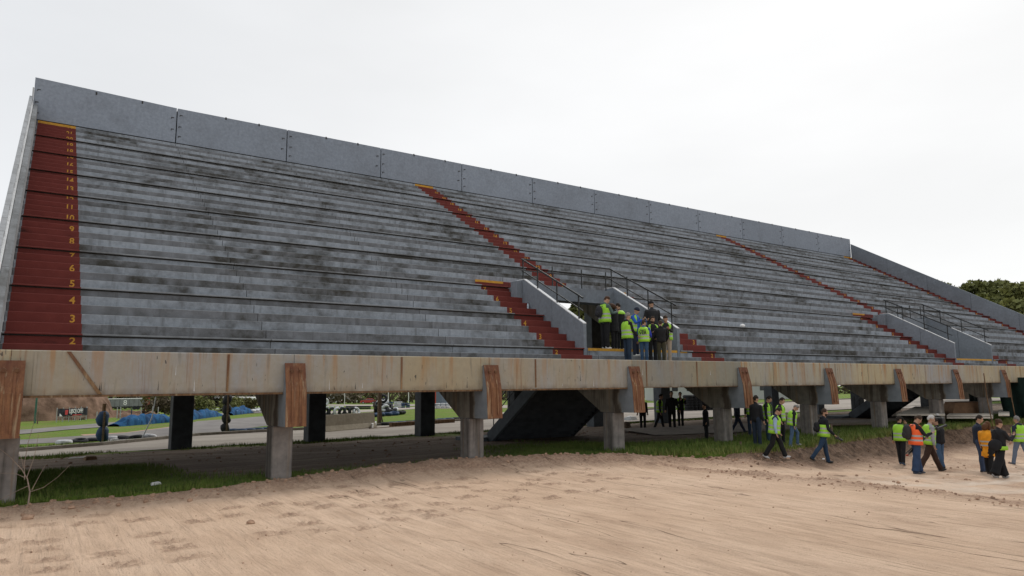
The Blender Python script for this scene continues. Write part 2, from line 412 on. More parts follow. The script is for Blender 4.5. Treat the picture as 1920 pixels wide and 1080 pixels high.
M_STRIP = rust_mat('stained_joint_mortar', (.16, .095, .045), (.30, .20, .11), (.36, .30, .20))
def ground_mats():
    m = NM('sand', .97, .1); P = m.pos()
    lo = m.noise(.25, P, 3); n = m.noise(2.2, m.pos((1, .35, 1)), 6, .6); fi = m.noise(40, P, 5, .7)
    c = m.mix(m.rng(lo, .3, .7), (.65, .465, .33), (.715, .53, .39))
    c = m.mix(m.rng(n, .42, .7, 0, .55), c, (.43, .29, .20))
    c = m.mix(m.rng(fi, .5, .72, 0, .5), c, (.37, .25, .17))
    at = m.n('ShaderNodeAttribute', attribute_name='loose').outputs['Fac']  # loose soil, plus the shade painted into the rut bottoms
    br = m.math('MULTIPLY', at, m.rng(m.noise(9, P, 5, .7), .30, .62, .35, 1.), True)
    c = m.mix(br, c, (.36, .235, .165))
    gr = m.math('MULTIPLY', at, m.rng(m.noise(16, P, 4, .75), .48, .6, 0, 1.), True)
    c = m.mix(m.math('MULTIPLY', gr, .62), c, (.19, .122, .085))
    # thin drying cracks and tool marks drawn square to the stand
    wv = m.noise(1.0, m.pos((2.1, .13, 1)), 2, .45, .05); ck = m.math('ABSOLUTE', m.math('SUBTRACT', wv, .5))
    xm = m.rng(m.sep(P)[0], 3.5, 6.5)
    wm = m.math('MULTIPLY', m.rng(m.noise(.8, m.pos((1, .35, 1)), 2), .47, .56), xm)
    crk = m.math('MULTIPLY', m.rng(ck, .0, .0055, 1, 0), wm)
    wv2 = m.noise(1.0, m.pos((6.5, .45, 1)), 3, .6, .3); rd = m.rng(wv2, .35, .65)
    c = m.mix(m.math('MULTIPLY', crk, .85), c, (.17, .11, .075))
    c = m.mix(m.math('MULTIPLY', m.rng(wv2, .57, .74, 0, .20), m.rng(xm, 0, 1, .1, 1)), c, (.40, .27, .19))
    spk = m.noise(7, m.pos((1.2, .8, 1)), 6, .8)
    c = m.mix(m.rng(spk, .63, .69, 0, .7), c, (.30, .20, .14))
    c = m.mix(m.rng(m.noise(70, P, 3, .7), .55, .7, 0, .35), c, (.40, .28, .2))
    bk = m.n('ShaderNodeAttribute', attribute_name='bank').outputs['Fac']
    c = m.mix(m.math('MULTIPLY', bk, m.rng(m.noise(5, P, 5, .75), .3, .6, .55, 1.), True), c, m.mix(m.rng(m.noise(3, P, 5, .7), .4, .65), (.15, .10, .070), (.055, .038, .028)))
    pale = m.n('ShaderNodeAttribute', attribute_name='pale').outputs['Fac']
    c = m.mix(m.math('MULTIPLY', pale, m.rng(m.noise(.9, m.pos((.25, 1, 1)), 5), .4, .6), True), c, (.64, .53, .43))
    m.color(c)
    h = m.math('ADD', m.math('MULTIPLY', fi, .5), m.math('MULTIPLY', m.noise(14, m.pos((1, .4, 1)), 5, .65), 1.0))
    h = m.math('ADD', h, m.math('MULTIPLY', rd, .7)); h = m.math('ADD', h, m.math('MULTIPLY', m.noise(60, P, 4, .7), .5)); h = m.math('SUBTRACT', h, m.math('MULTIPLY', crk, 1.5)); m.bump(h, .9, .05)
    sand = m.mat
    m = NM('earth_and_grass', .97, .1); P = m.pos()
    n = m.noise(1.4, P, 6, .65); f = m.noise(14, P, 5, .7)
    trk = m.noise(1.0, m.pos((.16, 1.5, 1)), 4, .6)
    dirt = m.mix(m.rng(f, .3, .7), (.15, .115, .085), (.27, .215, .17)); dirt = m.mix(m.rng(trk, .42, .62), m.mix(.55, dirt, (.09, .062, .045)), dirt)
    grass = m.mix(m.rng(f, .3, .7), (.055, .095, .015), (.12, .18, .028))
    grass = m.mix(m.rng(n, .4, .7, 0, .6), grass, (.13, .135, .04))
    at = m.n('ShaderNodeAttribute', attribute_name='soil').outputs['Fac']
    ff = m.rng(m.math('ADD', at, m.rng(m.math('ADD', m.math('MULTIPLY', n, .6), m.math('MULTIPLY', f, .4)), .3, .7, -.35, .35)), .38, .62)
    m.color(m.mix(ff, grass, dirt)); m.bump(f, .8, .05)
    eg = m.mat
    m = NM('field_grass', .97, .1); P = m.pos()
    n = m.noise(.35, P, 5, .6); f = m.noise(6, m.pos((1, 1, 1)), 6, .7)
    c = m.mix(m.rng(f, .3, .7), (.085, .155, .020), (.175, .245, .045))
    c = m.mix(m.rng(n, .48, .68, 0, .8), c, (.20, .175, .075))
    m.color(c); m.bump(f, .8, .1)
    fg = m.mat
    m = NM('asphalt', .95, .15); P = m.pos()
    c = m.mix(m.rng(m.noise(.7, m.pos((1, .5, 1)), 5), .3, .7), (.155, .145, .14), (.235, .22, .21))
    c = m.mix(m.rng(m.noise(30, P, 4), .4, .7, 0, .4), c, (.27, .25, .23)); m.color(c); a1 = m.mat
    m = NM('pale_dusty_road', .95, .15); P = m.pos()
    c = m.mix(m.rng(m.noise(.5, m.pos((.5, 1, 1)), 5), .3, .7), (.28, .25, .22), (.42, .38, .33))
    c = m.mix(m.rng(m.noise(8, P, 5), .4, .7, 0, .4), c, (.24, .2, .17)); m.color(c); a2 = m.mat
    return sand, eg, fg, a1, a2
M_SAND, M_EARTH, M_FIELD, M_ASPH, M_DUST = ground_mats()

# ------------------------------------------------------------------ THE GROUND
def edge_y(x):
    return np.interp(x, [-8, 0, 4, 7, 12, 15, 17.5, 20, 22, 26, 30, 36, 45, 60, 80], [18.9, 18.7, 18.5, 19.3, 19.2, 18.2, 17.7, 16.6, 15.9, 16.4, 17.0, 17.4, 17.4, 17.4, 17.4])
def sand_z(x, y):
    return np.interp(x, [-10, 8, 15, 19, 23, 30, 60], [-.07, -.07, -.14, -.34, -.62, -.92, -1.1])
def under_z(x, y):
    return np.interp(y, [16, 22, 31, 34, 36], [0.0, 0.0, -.22, -.25, -.30])

# sand sheet with ruts, roller marks and a loose berm
def sand_height(X, Y):
    e = edge_y(X) + .22 * fbm(X * .55, Y * 0, 3, 3) * 2
    d = e - Y                                  # metres in front of the edge
    z = sand_z(X, Y) + .05 * fbm(X * .25, Y * .18, 11, 3)
    # long ruts pressed square to the stand
    mw = np.clip((X - 3.0) / 2.5, 0, 1) * np.clip((d - .8) / 1.2, 0, 1)
    wob = .25 * fbm(Y * .22, X * .05, 21, 2)
    r = fbm((X + wob) * 3.0, Y * .13, 31, 4)
    z = z + mw * (.055 * r)
    cr = np.abs(fbm((X + wob * 1.5) * 1.25, Y * .10, 41, 2)); cut = np.clip(1 - cr / .035, 0, 1) * np.clip(vnoise(X * .5, Y * .35, 44) * 6, 0, 1)
    z = z - mw * .045 * cut
    # rows of pad marks on the left
    loose = mw * np.clip(cut * .8 + np.clip(-r - .45, 0, 1) * .9, 0, .85)  # looser soil in the ruts, also darkened to stand in for weak shading
    px = (X / .78); py = (Y + .35 * np.sin(np.floor(px) * 2.1)) / .82
    ix = np.floor(px); iy = np.floor(py); jx = _lat(ix.astype(np.int64), iy.astype(np.int64), 5) - .5; jy = _lat(ix.astype(np.int64), iy.astype(np.int64), 6) - .5
    on = (_lat(ix.astype(np.int64), iy.astype(np.int64), 9) < np.interp(X, [-2, 4, 8, 12, 15], [.62, .6, .6, .45, .0])) & (Y > 11.0 + np.clip(X, 0, 20) * .16)
    ax = (px - ix - .5 - jx * .3) / .30; ay = (py - iy - .5 - jy * .3) / .24
    pad = np.clip(1.25 - np.maximum(np.abs(ax), np.abs(ay)) + .5 * fbm(X * 9, Y * 9, 61, 2), 0, 1) * on * np.clip((d - .6) / .5, 0, 1)
    rough = fbm(X * 11, Y * 11, 51, 3)
    pad = np.clip(pad * 2.2, 0, 1)
    z = z + pad * (.085 * rough - .012)
    loose = np.maximum(loose, pad * np.clip(.45 + 1.1 * rough, 0, .85))
    # berm along the edge
    w = np.interp(X, [-5, 4, 8, 20], [.75, .85, 1.5, 1.5])
    bm = np.exp(-((d - .55) / w) ** 2 * 2.2)
    hgt_ = np.interp(X, [-5, 2, 6, 10, 14, 18, 20, 23], [.05, .05, .14, .30, .30, .24, .16, .0])
    z = z + bm * (hgt_ + .10 * fbm(X * 2.2, Y * 2.2, 71, 4))
    loose = np.maximum(loose, np.clip(bm * 1.5, 0, 1) * np.interp(X, [-5, 4, 8], [.6, .75, 1]))
    # windrow where the graded strip ends on the right
    xc = np.interp(Y, [4, 6.6, 11.7, 15, 17], [17.6, 17.5, 17.5, 16.6, 15.6]); ww = np.exp(-((X - xc - .5) / .55) ** 2)
    z = z + ww * np.clip((Y - 3) / 3, 0, 1) * (.05 + .13 * fbm(X * 2.6, Y * 2.6, 81, 4))
    loose = np.maximum(loose, ww * .9)
    # trodden ground to the right of it
    tr = np.clip((X - 18.5) / 1.5, 0, 1)
    z = z + tr * .05 * fbm(X * 1.6, Y * 1.6, 91, 4)
    loose = np.maximum(loose, tr * np.clip(.35 + 1.2 * fbm(X * .7, Y * .5, 95, 3), 0, .8))
    # bank up to the grass
    bank = np.interp(d + .25 * fbm(X * 1.2, Y * 1.2, 99, 3), [-.25, .12, .55, .95, 2.4], [1, .97, .38, .22, 0]) * np.clip((X - 19) / 2.5, 0, 1)
    z = z + bank * (.0 - sand_z(X, Y)) * .98 + bank * (1 - bank) * .5 * fbm(X * 2.8, Y * 2.8, 97, 4)
    loose = np.maximum(loose, np.clip(bank * 2.2, 0, 1))
    z = z + .016 * fbm(X * 6, Y * 2.0, 101, 4)
    tk = np.exp(-((d - 1.25) / .16) ** 2) + np.exp(-((d - 1.75) / .10) ** 2) * .7
    z = z - .035 * tk * np.clip((20 - X) / 4, 0, 1) * (.6 + .4 * np.sign(np.sin(X * 26)))
    pale = tr * np.clip((Y - 5) / 2, 0, 1) * np.clip(1 - bank * 6, 0, 1) * np.clip((11.5 - Y) / 2.5 + .5, .15, 1)
    z = np.where(d < -.25, z - .5, z)
    sand_height.bank = np.clip(bank * 3.4, 0, 1) * np.clip((X - 19) / 2.5, 0, 1)
    return z, np.clip(loose, 0, 1), pale, d
xs = np.concatenate([np.arange(-9, -1.5, .25), np.arange(-1.5, 13, .045), np.arange(13, 40, .07), np.arange(40, 75, .4), np.arange(75, 260, 5.)])
ys = np.concatenate([np.arange(-14, 4, .8), np.arange(4, 21.2, .06)])
XX, YY = np.meshgrid(xs, ys, indexing='ij')
ZZ, LO, PA, DD = sand_height(XX, YY)
sand = grid_mesh('sand_ground', xs, ys, ZZ, M_SAND, None, mask=DD > -.25, attr={'loose': LO, 'pale': PA, 'bank': sand_height.bank})
tag(sand, kind='structure')

def grow(a, b, s, c=1):
    n = max(2, int((b - a) / s)); return np.linspace(a, b, n)
# ground under and behind the stand
xs = np.concatenate([np.arange(-14, -2, 1.), np.arange(-2, 26, .14), np.arange(26, 60, .3), np.arange(60, 260, 3.)])
ys = np.concatenate([np.arange(15.2, 36.5, .16)])
XX, YY = np.meshgrid(xs, ys, indexing='ij')
ZU = under_z(XX, YY) + .06 * fbm(XX * .8, YY * .8, 201, 4) * np.clip((36 - YY) / 2, 0, 1)
ed = edge_y(XX) + .22 * fbm(XX * .55, YY * 0, 3, 3) * 2
ZU = np.where(YY < ed, ZU - (ed - YY) * 4., ZU)
# bare soil where nothing grows
def soil_at(XX, YY):
    sA = np.interp(YY, [18, 19.5, 20.6, 22.2, 24.5, 30, 33.0, 33.6, 36], [.15, .25, .65, .9, 1.0, 1.0, .85, .35, .2])
    lf = np.clip((4.5 - XX) / 2, 0, 1) * np.clip((27.5 - YY) / 1, 0, 1); sA = sA * (1 - lf) + .12 * lf
    sB = np.interp(YY, [18, 21, 23, 27, 31, 33.5, 36], [.05, .15, .55, .95, .95, .5, .2])
    k = np.clip((XX - 12.5) / 2.5, 0, 1); so = sA * (1 - k) + sB * k
    rt = np.clip((XX - 19) / 2, 0, 1); sC = np.interp(YY, [15.5, 20.5, 22.2, 30, 34], [.12, .15, 1.0, 1.0, .8])
    return so * (1 - rt) + sC * rt + .25 * fbm(XX * .5, YY * .5, 222, 3)
soil = np.full_like(XX, .5)
sA = np.interp(YY, [18, 19.5, 22, 23.2, 24.5, 30, 33.0, 33.6, 36], [.2, .25, .6, .85, .95, 1.0, .85, .35, .2])         # left bays
sA = np.where((XX < 4) & (YY < 27.0), sA * .15 + .05, sA)
sB = np.interp(YY, [18, 21, 23, 27, 31, 33.5, 36], [.05, .1, .35, .95, .95, .5, .2])
mix_ = np.clip((XX - 10) / 4, 0, 1)
soil = sA * (1 - mix_) + sB * mix_
rt = np.clip((XX - 19) / 2, 0, 1)
sC = np.interp(YY, [15.5, 20.5, 22.2, 30, 34], [.12, .15, 1.0, 1.0, .8]); soil = np.clip(soil_at(XX, YY), 0, 1)
ug = grid_mesh('grass_and_soil_ground', xs, ys, ZU, M_EARTH, None, mask=(YY > ed - .2), attr={'soil': soil})
tag(ug, kind='structure')
# field to the horizon
mb = MB(); mb.add([(-400, 36.2, -.3), (1100, 36.2, -.3), (1100, 75, -.3), (-400, 75, -.3), (1100, 420, zt(420)), (-400, 420, zt(420)), (3000, 2600, zt(420)), (-1500, 2600, zt(420))], [(0, 1, 2, 3), (3, 2, 4, 5), (5, 4, 6, 7)])
tag(mb.build('field_ground', M_FIELD), kind='structure')
mb = MB(); mb.add([(-900, -900, -1.6), (1500, -900, -1.6), (1500, 74, -1.6), (-900, 74, -1.6)], [(0, 1, 2, 3)])
tag(mb.build('outer_ground', M_DUST), kind='structure')

def flat(name, poly, mat, z, kind='structure'):
    mb = MB(); mb.add([(x, y, z) for x, y in poly], [tuple(range(len(poly)))]); return tag(mb.build(name, mat), kind=kind)
# service road behind the stand, slightly askew
near = [(-14, 33.9), (0, 34.0), (10, 34.4), (21, 35.2), (34, 36.4), (60, 38), (120, 41)]
far = [(-14, 36.4), (0, 37.0), (3, 38.4), (8, 42.4), (16, 43.8), (24, 45.2), (34, 47.5), (60, 53), (120, 62)]
flat('service_road', near + far[::-1], M_DUST, -.232)
mb = MB()
for a, b in zip(far[:-1], far[1:]):
    d = Vector((b[0] - a[0], b[1] - a[1])); n = Vector((-d.y, d.x)).normalized() * .22
    mb.zprism([(a[0], a[1]), (b[0], b[1]), (b[0] + n.x, b[1] + n.y), (a[0] + n.x, a[1] + n.y)], -.5, -.09)
kb = mb.build('road_kerb', M_KERB); tag(kb, kind='structure')
# kart track ribbons (survey points on the level of the field)
ZF = -.3
def ribbon(name, up, lo, mat, z):
    A = np.array([G(*p) for p in up]); B = np.array([G(*p) for p in lo]); n, m = 60, 10
    def rs(P):
        t = np.linspace(0, 1, len(P)); u = np.linspace(0, 1, n); return np.stack([np.interp(u, t, P[:, 0]), np.interp(u, t, P[:, 1])], -1)
    A = rs(A); B = rs(B); vs = []
    for i in range(n):
        for j in range(m): p = A[i] + (B[i] - A[i]) * j / (m - 1); vs.append((p[0], p[1], zt(p[1]) + (z + .3)))
    fs = [(i * m + j, i * m + j + 1, (i + 1) * m + j + 1, (i + 1) * m + j) for i in range(n - 1) for j in range(m - 1)]
    return tag(MB().add(vs, fs).build(name, mat), kind='structure')
ribbon('kart_track', [(-200, 838), (50, 824), (130, 819), (235, 812), (330, 800), (370, 790), (430, 786), (500, 780), (560, 777)],
       [(-200, 846), (50, 833), (130, 829), (240, 826), (330, 820), (370, 812), (430, 810), (480, 801), (560, 792)], M_ASPH, -.285)
ribbon('kart_track', [(-200, 818), (50, 806), (130, 799), (215, 792), (300, 786), (370, 779), (460, 771), (600, 765)],
       [(-200, 826), (50, 814), (130, 806), (200, 801), (212, 798), (330, 787), (380, 782), (480, 775), (600, 769)], M_ASPH, -.265)
ribbon('kart_track', [(560, 772), (620, 771), (700, 768), (780, 763), (860, 761), (1000, 759), (1300, 755)],
       [(560, 777), (620, 776), (700, 772), (780, 767), (860, 766), (1000, 765), (1300, 763)], M_DUST, -.275)
ribbon('kart_track', [(150, 757), (330, 756), (500, 756), (700, 759), (860, 758)], [(150, 762), (330, 761), (500, 760), (700, 762), (860, 761)], M_DUST, -.25)
ribbon('pale_apron', [(860, 774), (1150, 772), (1560, 762), (1920, 757)], [(860, 776), (1150, 779), (1560, 768), (1920, 762)], M_DUST, -.276)
flat('bare_soil_strip', [G(*p, ZF) for p in [(150, 815), (235, 811), (330, 799), (370, 790), (372, 796), (330, 804), (240, 815), (160, 818)]], simple('pink_soil', (.40, .25, .18), .95, .15, 3), -.288)
# concrete path under the right half of the stand
flat('concrete_path', [(24.2, 23.6), (30, 22.2), (42, 21.4), (70, 21.6), (70, 24.2), (46, 24.4), (33, 27.4), (26, 28.2)], simple('path_concrete', (.20, .17, .14), .95, .2, 1.5), .012)

# ------------------------------------------------------------------ THE GRANDSTAND
NB = 12; BX = lambda k: -.38 + 5.96 * k + .0032 * k * k
XE = BX(NB)
YK = lambda k: 19.95 + (k - 1) * .4965
ZK = lambda k: EYE + 1.06 + (k - 1) * .2936
stand = empty('grandstand', (0, 0, 0), 'long open concrete grandstand with grey stepped benches, red numbered aisles and a back wall', 'grandstand')
def zc(v): return v + EYE

AIS = [(-.60, .98, 1, 42, 'R'), (70.0, XE - .02, 1, 42, 'L')]
VX = []
for s in (0, 29.8):
    AIS += [(15.75 + s, 17.22 + s, 1, 10, 'L'), (15.75 + s, 18.3 + s, 11, 13, 'L'), (19.9 + s, 21.25 + s, 14, 42, 'R'), (23.25 + s, 24.72 + s, 1, 13, 'R')]
    VX.append((17.22 + s, 22.5 + s))
UNITS = [(1, 2)] + [(a, a + 4) for a in range(3, 42, 5)]

def cls(x, k):
    for a, b in VX:
        if a < x < b and 3 <= k <= 12: return 'void'
    for i, (a, b, k0, k1, sd) in enumerate(AIS):
        if a < x < b and k0 <= k <= k1: return 'red%d' % i
    return 'grey'
LIP = .075
def run_profile(ka, kb, start, under):
    """outline in (y,z) of one stepped unit; start: its front slab laps over the unit below; under: the next unit laps over its last tread"""
    c = .010; P = []; E = []
    def add(y, z, m): P.append((y, z)); E.append(m)      # m: material of the edge that leaves this point
    if start:
        add(YK(ka - 1) - LIP, ZK(ka - 1) - .042, 2); add(YK(ka - 1) - LIP, ZK(ka - 1) - c, 2); add(YK(ka - 1) - LIP + c, ZK(ka - 1), 2)
        add(YK(ka), ZK(ka - 1), 0 if ka % 2 == 0 else 1)
    else:
        add(YK(ka), zc(.70) if ka == 1 else ZK(ka) - .2936, 0 if ka % 2 == 0 else 1)
    for k in range(ka, kb + 1):
        top = ZK(k) - (.078 if (under and k == kb) else 0)
        add(YK(k), top - c, 2); add(YK(k) + c, top, 2)
        if under and k == kb:
            add(YK(k) + .10, top, 3); add(YK(k) + .10, ZK(k) - .044, 3); add(YK(k) + .3, ZK(k) - .044, 3); add(YK(k) + .3, top - .08, 3)  # upstand added to stop light leaking through the gap
        else:
            add(YK(k + 1) + (.10 if k == kb else 0), top, (0 if (k + 1) % 2 == 0 else 1) if k < kb else 3)
    if not (under): add(YK(kb + 1) + .10, ZK(kb) - .13, 3)
    if kb > ka: add(YK(ka + 1), ZK(ka) - .13, 3)
    else: add(YK(ka) + .25, ZK(ka) - .2, 3)
    if start: add(YK(ka) + .14, ZK(ka - 1) - .13, 3); add(YK(ka) + .0, ZK(ka - 1) - .042, 3)
    else: add(YK(ka) + .14, P[0][1], 3)
    return P, E
for ui, (ua, ub) in enumerate(UNITS):
    for b in range(NB):
        x0, x1 = (BX(b) + .008 if b else -.65), BX(b + 1) - .008
        cuts = sorted({x0, x1} | {c for A in AIS for c in A[:2] if x0 < c < x1} | {c for V in VX for c in V if x0 < c < x1})
        grey = MB(); reds = {}
        for ca, cb in zip(cuts[:-1], cuts[1:]):
            xm = (ca + cb) / 2; k = ua
            while k <= ub:
                c = cls(xm, k); k2 = k
                while k2 + 1 <= ub and cls(xm, k2 + 1) == c: k2 += 1
                if c != 'void':
                    P, E = run_profile(k, k2, k == ua and k > 1 and cls(xm, k - 1) != 'void', k2 == ub and k2 < 42 and cls(xm, k2 + 1) != 'void')
                    # edge materials: riser, chamfer, tread per step
                    if c == 'grey':
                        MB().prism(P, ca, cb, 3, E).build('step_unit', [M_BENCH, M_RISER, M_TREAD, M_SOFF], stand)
                    else:
                        o = MB().prism(P, ca + .001, cb - .001, 3, E).build('aisle_steps', [M_RED, M_RED, M_RED, M_SOFF], stand); o['label'] = 'red painted aisle steps'
                k = k2 + 1

# numbers
def text_mesh(body, size, ext=.0, bold=.0):
    cu = bpy.data.curves.new('t', 'FONT'); cu.body = body; cu.size = size; cu.extrude = ext; cu.offset = bold
    cu.align_x = 'CENTER'; cu.align_y = 'CENTER'
    ob = bpy.data.objects.new('t', cu); COL.objects.link(ob)
    dg = bpy.context.evaluated_depsgraph_get(); me = bpy.data.meshes.new_from_object(ob.evaluated_get(dg))
    bpy.data.objects.remove(ob); bpy.data.curves.remove(cu); return me
NUM = {}
for n in range(2, 23):
    NUM[n] = text_mesh(str(n), .275, .001, .006); NUM[n].name = 'step_number'; NUM[n].materials.clear(); NUM[n].materials.append(M_YEL)
for ai, (a, b, k0, k1, sdd) in enumerate(AIS):
    for n in range(2, 23):
        k = 2 * (n - 1)
        if not (k0 <= k <= k1): continue
        low = .045 if (k in [u[1] for u in UNITS] and k < 42) else 0
        w = .14 if n < 10 else .2
        x = b - w - .06 if sdd == 'R' else a + w + .04
        o = link('step_number', NUM[n], stand, (x, YK(k) - .003, ZK(k) - .145 - low), (math.pi / 2, 0, 0)); o.scale = (1, .82 if low else 1, 1)
# yellow nosings
def nosing(x0, x1, k, h=.10):
    y = YK(k)
    mb = MB(); mb.prism([(y - .005, ZK(k) - h), (y - .005, ZK(k) + .003), (y + .10, ZK(k) + .003), (y + .10, ZK(k) + .001), (y - .001, ZK(k) - .002), (y - .001, ZK(k) - h)], x0, x1)
    mb.build('yellow_nosing', M_YEL, stand)
nosing(-.6, .98, 42, .12)
for s in (0, 29.8):
    nosing(19.9 + s, 21.25 + s, 42, .12); nosing(15.75 + s, 17.22 + s, 13); nosing(19.7 + s, 21.3 + s, 13); nosing(23.25 + s, 24.72 + s, 13)
    nosing(17.45 + s, 22.95 + s, 2, .10)
nosing(70.0, XE - .02, 42, .12)

# back wall panels
for b in range(NB):
    x0, x1 = BX(b) + .028, BX(b + 1) - .028
    if b == 0: x0 = -.86
    tL = zc(15.30 if b == 0 else 15.12); tR = zc(15.12)
    MB().box(x0, x1, 40.46, 40.58, zc(12.6), zc(13.179)).build('gap_light_block', M_DKHOLE, stand)  # dark strip added behind the gap under the panel to block light
    zl = zc(13.18)
    mb = MB(); mb.add([(x0, 40.40, zl), (x1, 40.40, zl), (x1, 40.60, zl), (x0, 40.60, zl), (x0, 40.40, tL), (x1, 40.40, tR), (x1, 40.60, tR), (x0, 40.60, tL)],
                      [(0, 3, 2, 1), (4, 5, 6, 7), (0, 1, 5, 4), (1, 2, 6, 5), (2, 3, 7, 6), (3, 0, 4, 7)])
    p = mb.build('wall_panel', M_WALL, stand)
    MB().box(x1 - .001, x1 + .057, 40.56, 40.66, zc(12.6), zc(15.0)).build('joint_seal', M_DKHOLE, p)
    for j in range(2):
        xx = x0 + (x1 - x0) * (.42 + .34 * j) + random.uniform(-.2, .2)
        MB().box(xx - .035, xx + .035, 40.385, 40.615, zc(15.0), zc(15.15)).build('lifting_clip', M_DKHOLE, p)
    for side, zz in ((0, 14.75), (0, 14.1), (0, 13.55), (1, 14.55), (1, 13.9)):
        if b == 0 and side == 0: zz -= .05
        xx = (x0 + .14 + random.uniform(0, .08)) if side == 0 else (x1 - .16 - random.uniform(0, .08))
        MB().box(xx - .07, xx + .07, 40.38, 40.405, zc(zz) - .012, zc(zz) + .02).box(xx - .07, xx - .045, 40.38, 40.405, zc(zz) - .08, zc(zz) - .012).build('anchor_plate', M_DKHOLE, p)
# end post at the left of the back wall
MB().box(-.93, -.87, 40.35, 40.5, zc(12.6), zc(14.75)).build('corner_post', M_STEEL, stand)

# side parapets in panels, following the rake
def rake(y): return zc(1.06 + (y - 19.95) * .5913)
def parapet(x0, x1, top, bot, mat, y0, y1, n, name='parapet_panel'):
    for i in range(n):
        a = y0 + (y1 - y0) * i / n + .01; b = y0 + (y1 - y0) * (i + 1) / n - .01
        mb = MB(); mb.prism([(a, rake(a) + bot), (a, rake(a) + top - .02), (b, rake(b) + top - .02), (b, rake(b) + bot)], x0, x1)
        mb.prism([(a, rake(a) + top - .02), (a, rake(a) + top), (b, rake(b) + top), (b, rake(b) + top - .02)], x0 + .012, x1 - .012)
        mb.build(name, mat, stand)
parapet(XE + .02, XE + .18, 1.45, -.5, M_PARA, 18.2, 40.4, 6)
parapet(-.84, -.66, .80, -.5, M_TREAD, 18.5, 40.3, 6, 'kerb_wall_panel')
parapet(-1.00, -.845, .97, -6.5, M_PALE, 18.6, 40.2, 7, 'gable_panel')
for i in range(22):
    a = 18.6 + 21.9 * i / 22 + .01; b = 18.6 + 21.9 * (i + 1) / 22 - .02
    MB().prism([(a, rake(a) + .975), (a, rake(a) + 1.14), (b, rake(b) + 1.14), (b, rake(b) + .975)], -1.03, -.90 + .008 * (i % 2)).build('coping_block', M_COPE, stand)

# vomitories
def vomitory(s):
    xl, xr = 17.22 + s, 22.35 + s
    poly = [(20.42, zc(.9)), (20.42, zc(2.28)), (24.3, zc(4.47)), (24.88, zc(4.47)), (24.88, zc(3.0)), (22.4, zc(.9))]
    for x in (xl, xr):
        for (ya, yb) in ((20.42, 22.35), (22.37, 24.88)):
            zt = lambda y: zc(2.28 + min(y - 20.42, 3.88) * .5644)
            zb = lambda y: zc(.9) if y < 22.4 else zc(.9 + (y - 22.4) * .85)
            pts = [(ya, zb(ya)), (ya, zt(ya))] + ([(24.3, zt(24.3))] if yb > 24.3 else []) + [(yb, zt(yb)), (yb, zb(yb))]
            mb = MB(); mb.prism(pts, x, x + .15); mb.build('side_wall', M_PARA, stand)
        mb = MB(); mb.prism([(20.415, zc(2.28)), (20.415, zc(2.315)), (24.3, zc(4.505)), (24.88, zc(4.505)), (24.88, zc(4.475)), (24.3, zc(4.475))], x - .005, x + .155)
        mb.build('wall_coping', M_PALE, stand)
    MB().bbox(xl - .28, xl - .002, 24.42, 24.9, zc(3.2), zc(4.42), .01).build('end_block', M_PARA, stand)
    MB().prism([(24.25, zc(3.68)), (24.25, zc(4.30)), (25.95, zc(4.30)), (25.95, zc(4.02)), (25.0, zc(3.68))], xl + .152, xr - .002).build('lintel_slab', M_PARA, stand)
    # floor of the passage
    MB().box(xl + .16, xr - .01, 21.0, 22.6, zc(1.15), zc(1.348)).build('passage_floor', M_TREAD, stand)
    # railings
    def rail(y): return zc(2.28 + min(y - 20.42, 3.88) * .5644)
    r = empty('railing', (0, 0, 0)); r.parent = stand; del_ = r
    posts = []
    for x in (xl + .075, xr + .075):
        for y in (20.75, 22.1, 23.4, 24.45): posts.append((x, y, rail(y)))
    for x in (xl + 1.75, xl + 3.45, xr - .2): posts.append((x, 24.55, zc(4.30)))
    for p in posts: MB().tube([p, (p[0], p[1], p[2] + .93)], .030, 6).build('post', M_RAIL, r)
    for h, rr in ((.95, .036), (.45, .026)):
        for x in (xl + .075, xr + .075):
            MB().tube([(x, 20.5, rail(20.5) + h), (x, 24.55, rail(24.45) + h)], rr, 7).build('rail', M_RAIL, r)
        MB().tube([(xl + .075, 24.55, rail(24.45) + h), (xr + .075, 24.55, rail(24.45) + h)], rr, 7).build('rail', M_RAIL, r)
    # flight down to the back
    n = 20; dy, dz = .262, .186; y0, z0 = 22.5, zc(1.34)
    fl = empty('stair_flight', (0, 0, 0)); fl.parent = stand
    P = [(y0, z0)]
    for i in range(n):
        P += [(y0 + i * dy, z0 - i * dz) if i == 0 else (y0 + i * dy, z0 - i * dz), (y0 + i * dy + .001, z0 - (i + 1) * dz)]
    P = [(y0, z0)]
    for i in range(n):
        P += [(y0 + i * dy + .0, z0 - (i + 1) * dz), (y0 + (i + 1) * dy, z0 - (i + 1) * dz)]
    yb, zbb = y0 + n * dy, z0 - n * dz
    Q = []
    for i in range(n, 0, -1):
        Q += [(y0 + i * dy - .12, z0 - i * dz - .22), (y0 + (i - 1) * dy - .12, z0 - i * dz - .22)]
    mb = MB(); mb.prism(P + Q, xl + .45, xr - .2); mb.build('steps', M_COAT, fl)
    for x in (xl + .28, xr - .18):
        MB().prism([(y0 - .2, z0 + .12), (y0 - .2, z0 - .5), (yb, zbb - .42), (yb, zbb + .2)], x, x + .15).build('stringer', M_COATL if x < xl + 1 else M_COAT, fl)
    MB().bbox(xl - .6, xr + .3, yb - .05, yb + 1.4, -.35, zbb - .0, .01).build('landing', M_COATL, fl)
    for y in (27.3, 26.0, 24.7):
        z = z0 - (y - y0) * dz / dy + .12
        MB().tube([(xl + .35, y, z), (xl + .35, y, z + .95)], .024, 6).build('post', M_RAIL, fl)
    for h in (.95, .5):
        MB().tube([(xl + .35, 27.3, z0 - (27.3 - y0) * dz / dy + .12 + h), (xl + .35, 23.6, z0 - (23.6 - y0) * dz / dy + .12 + h)], .024, 6).build('rail', M_RAIL, fl)
vomitory(0); vomitory(29.8)

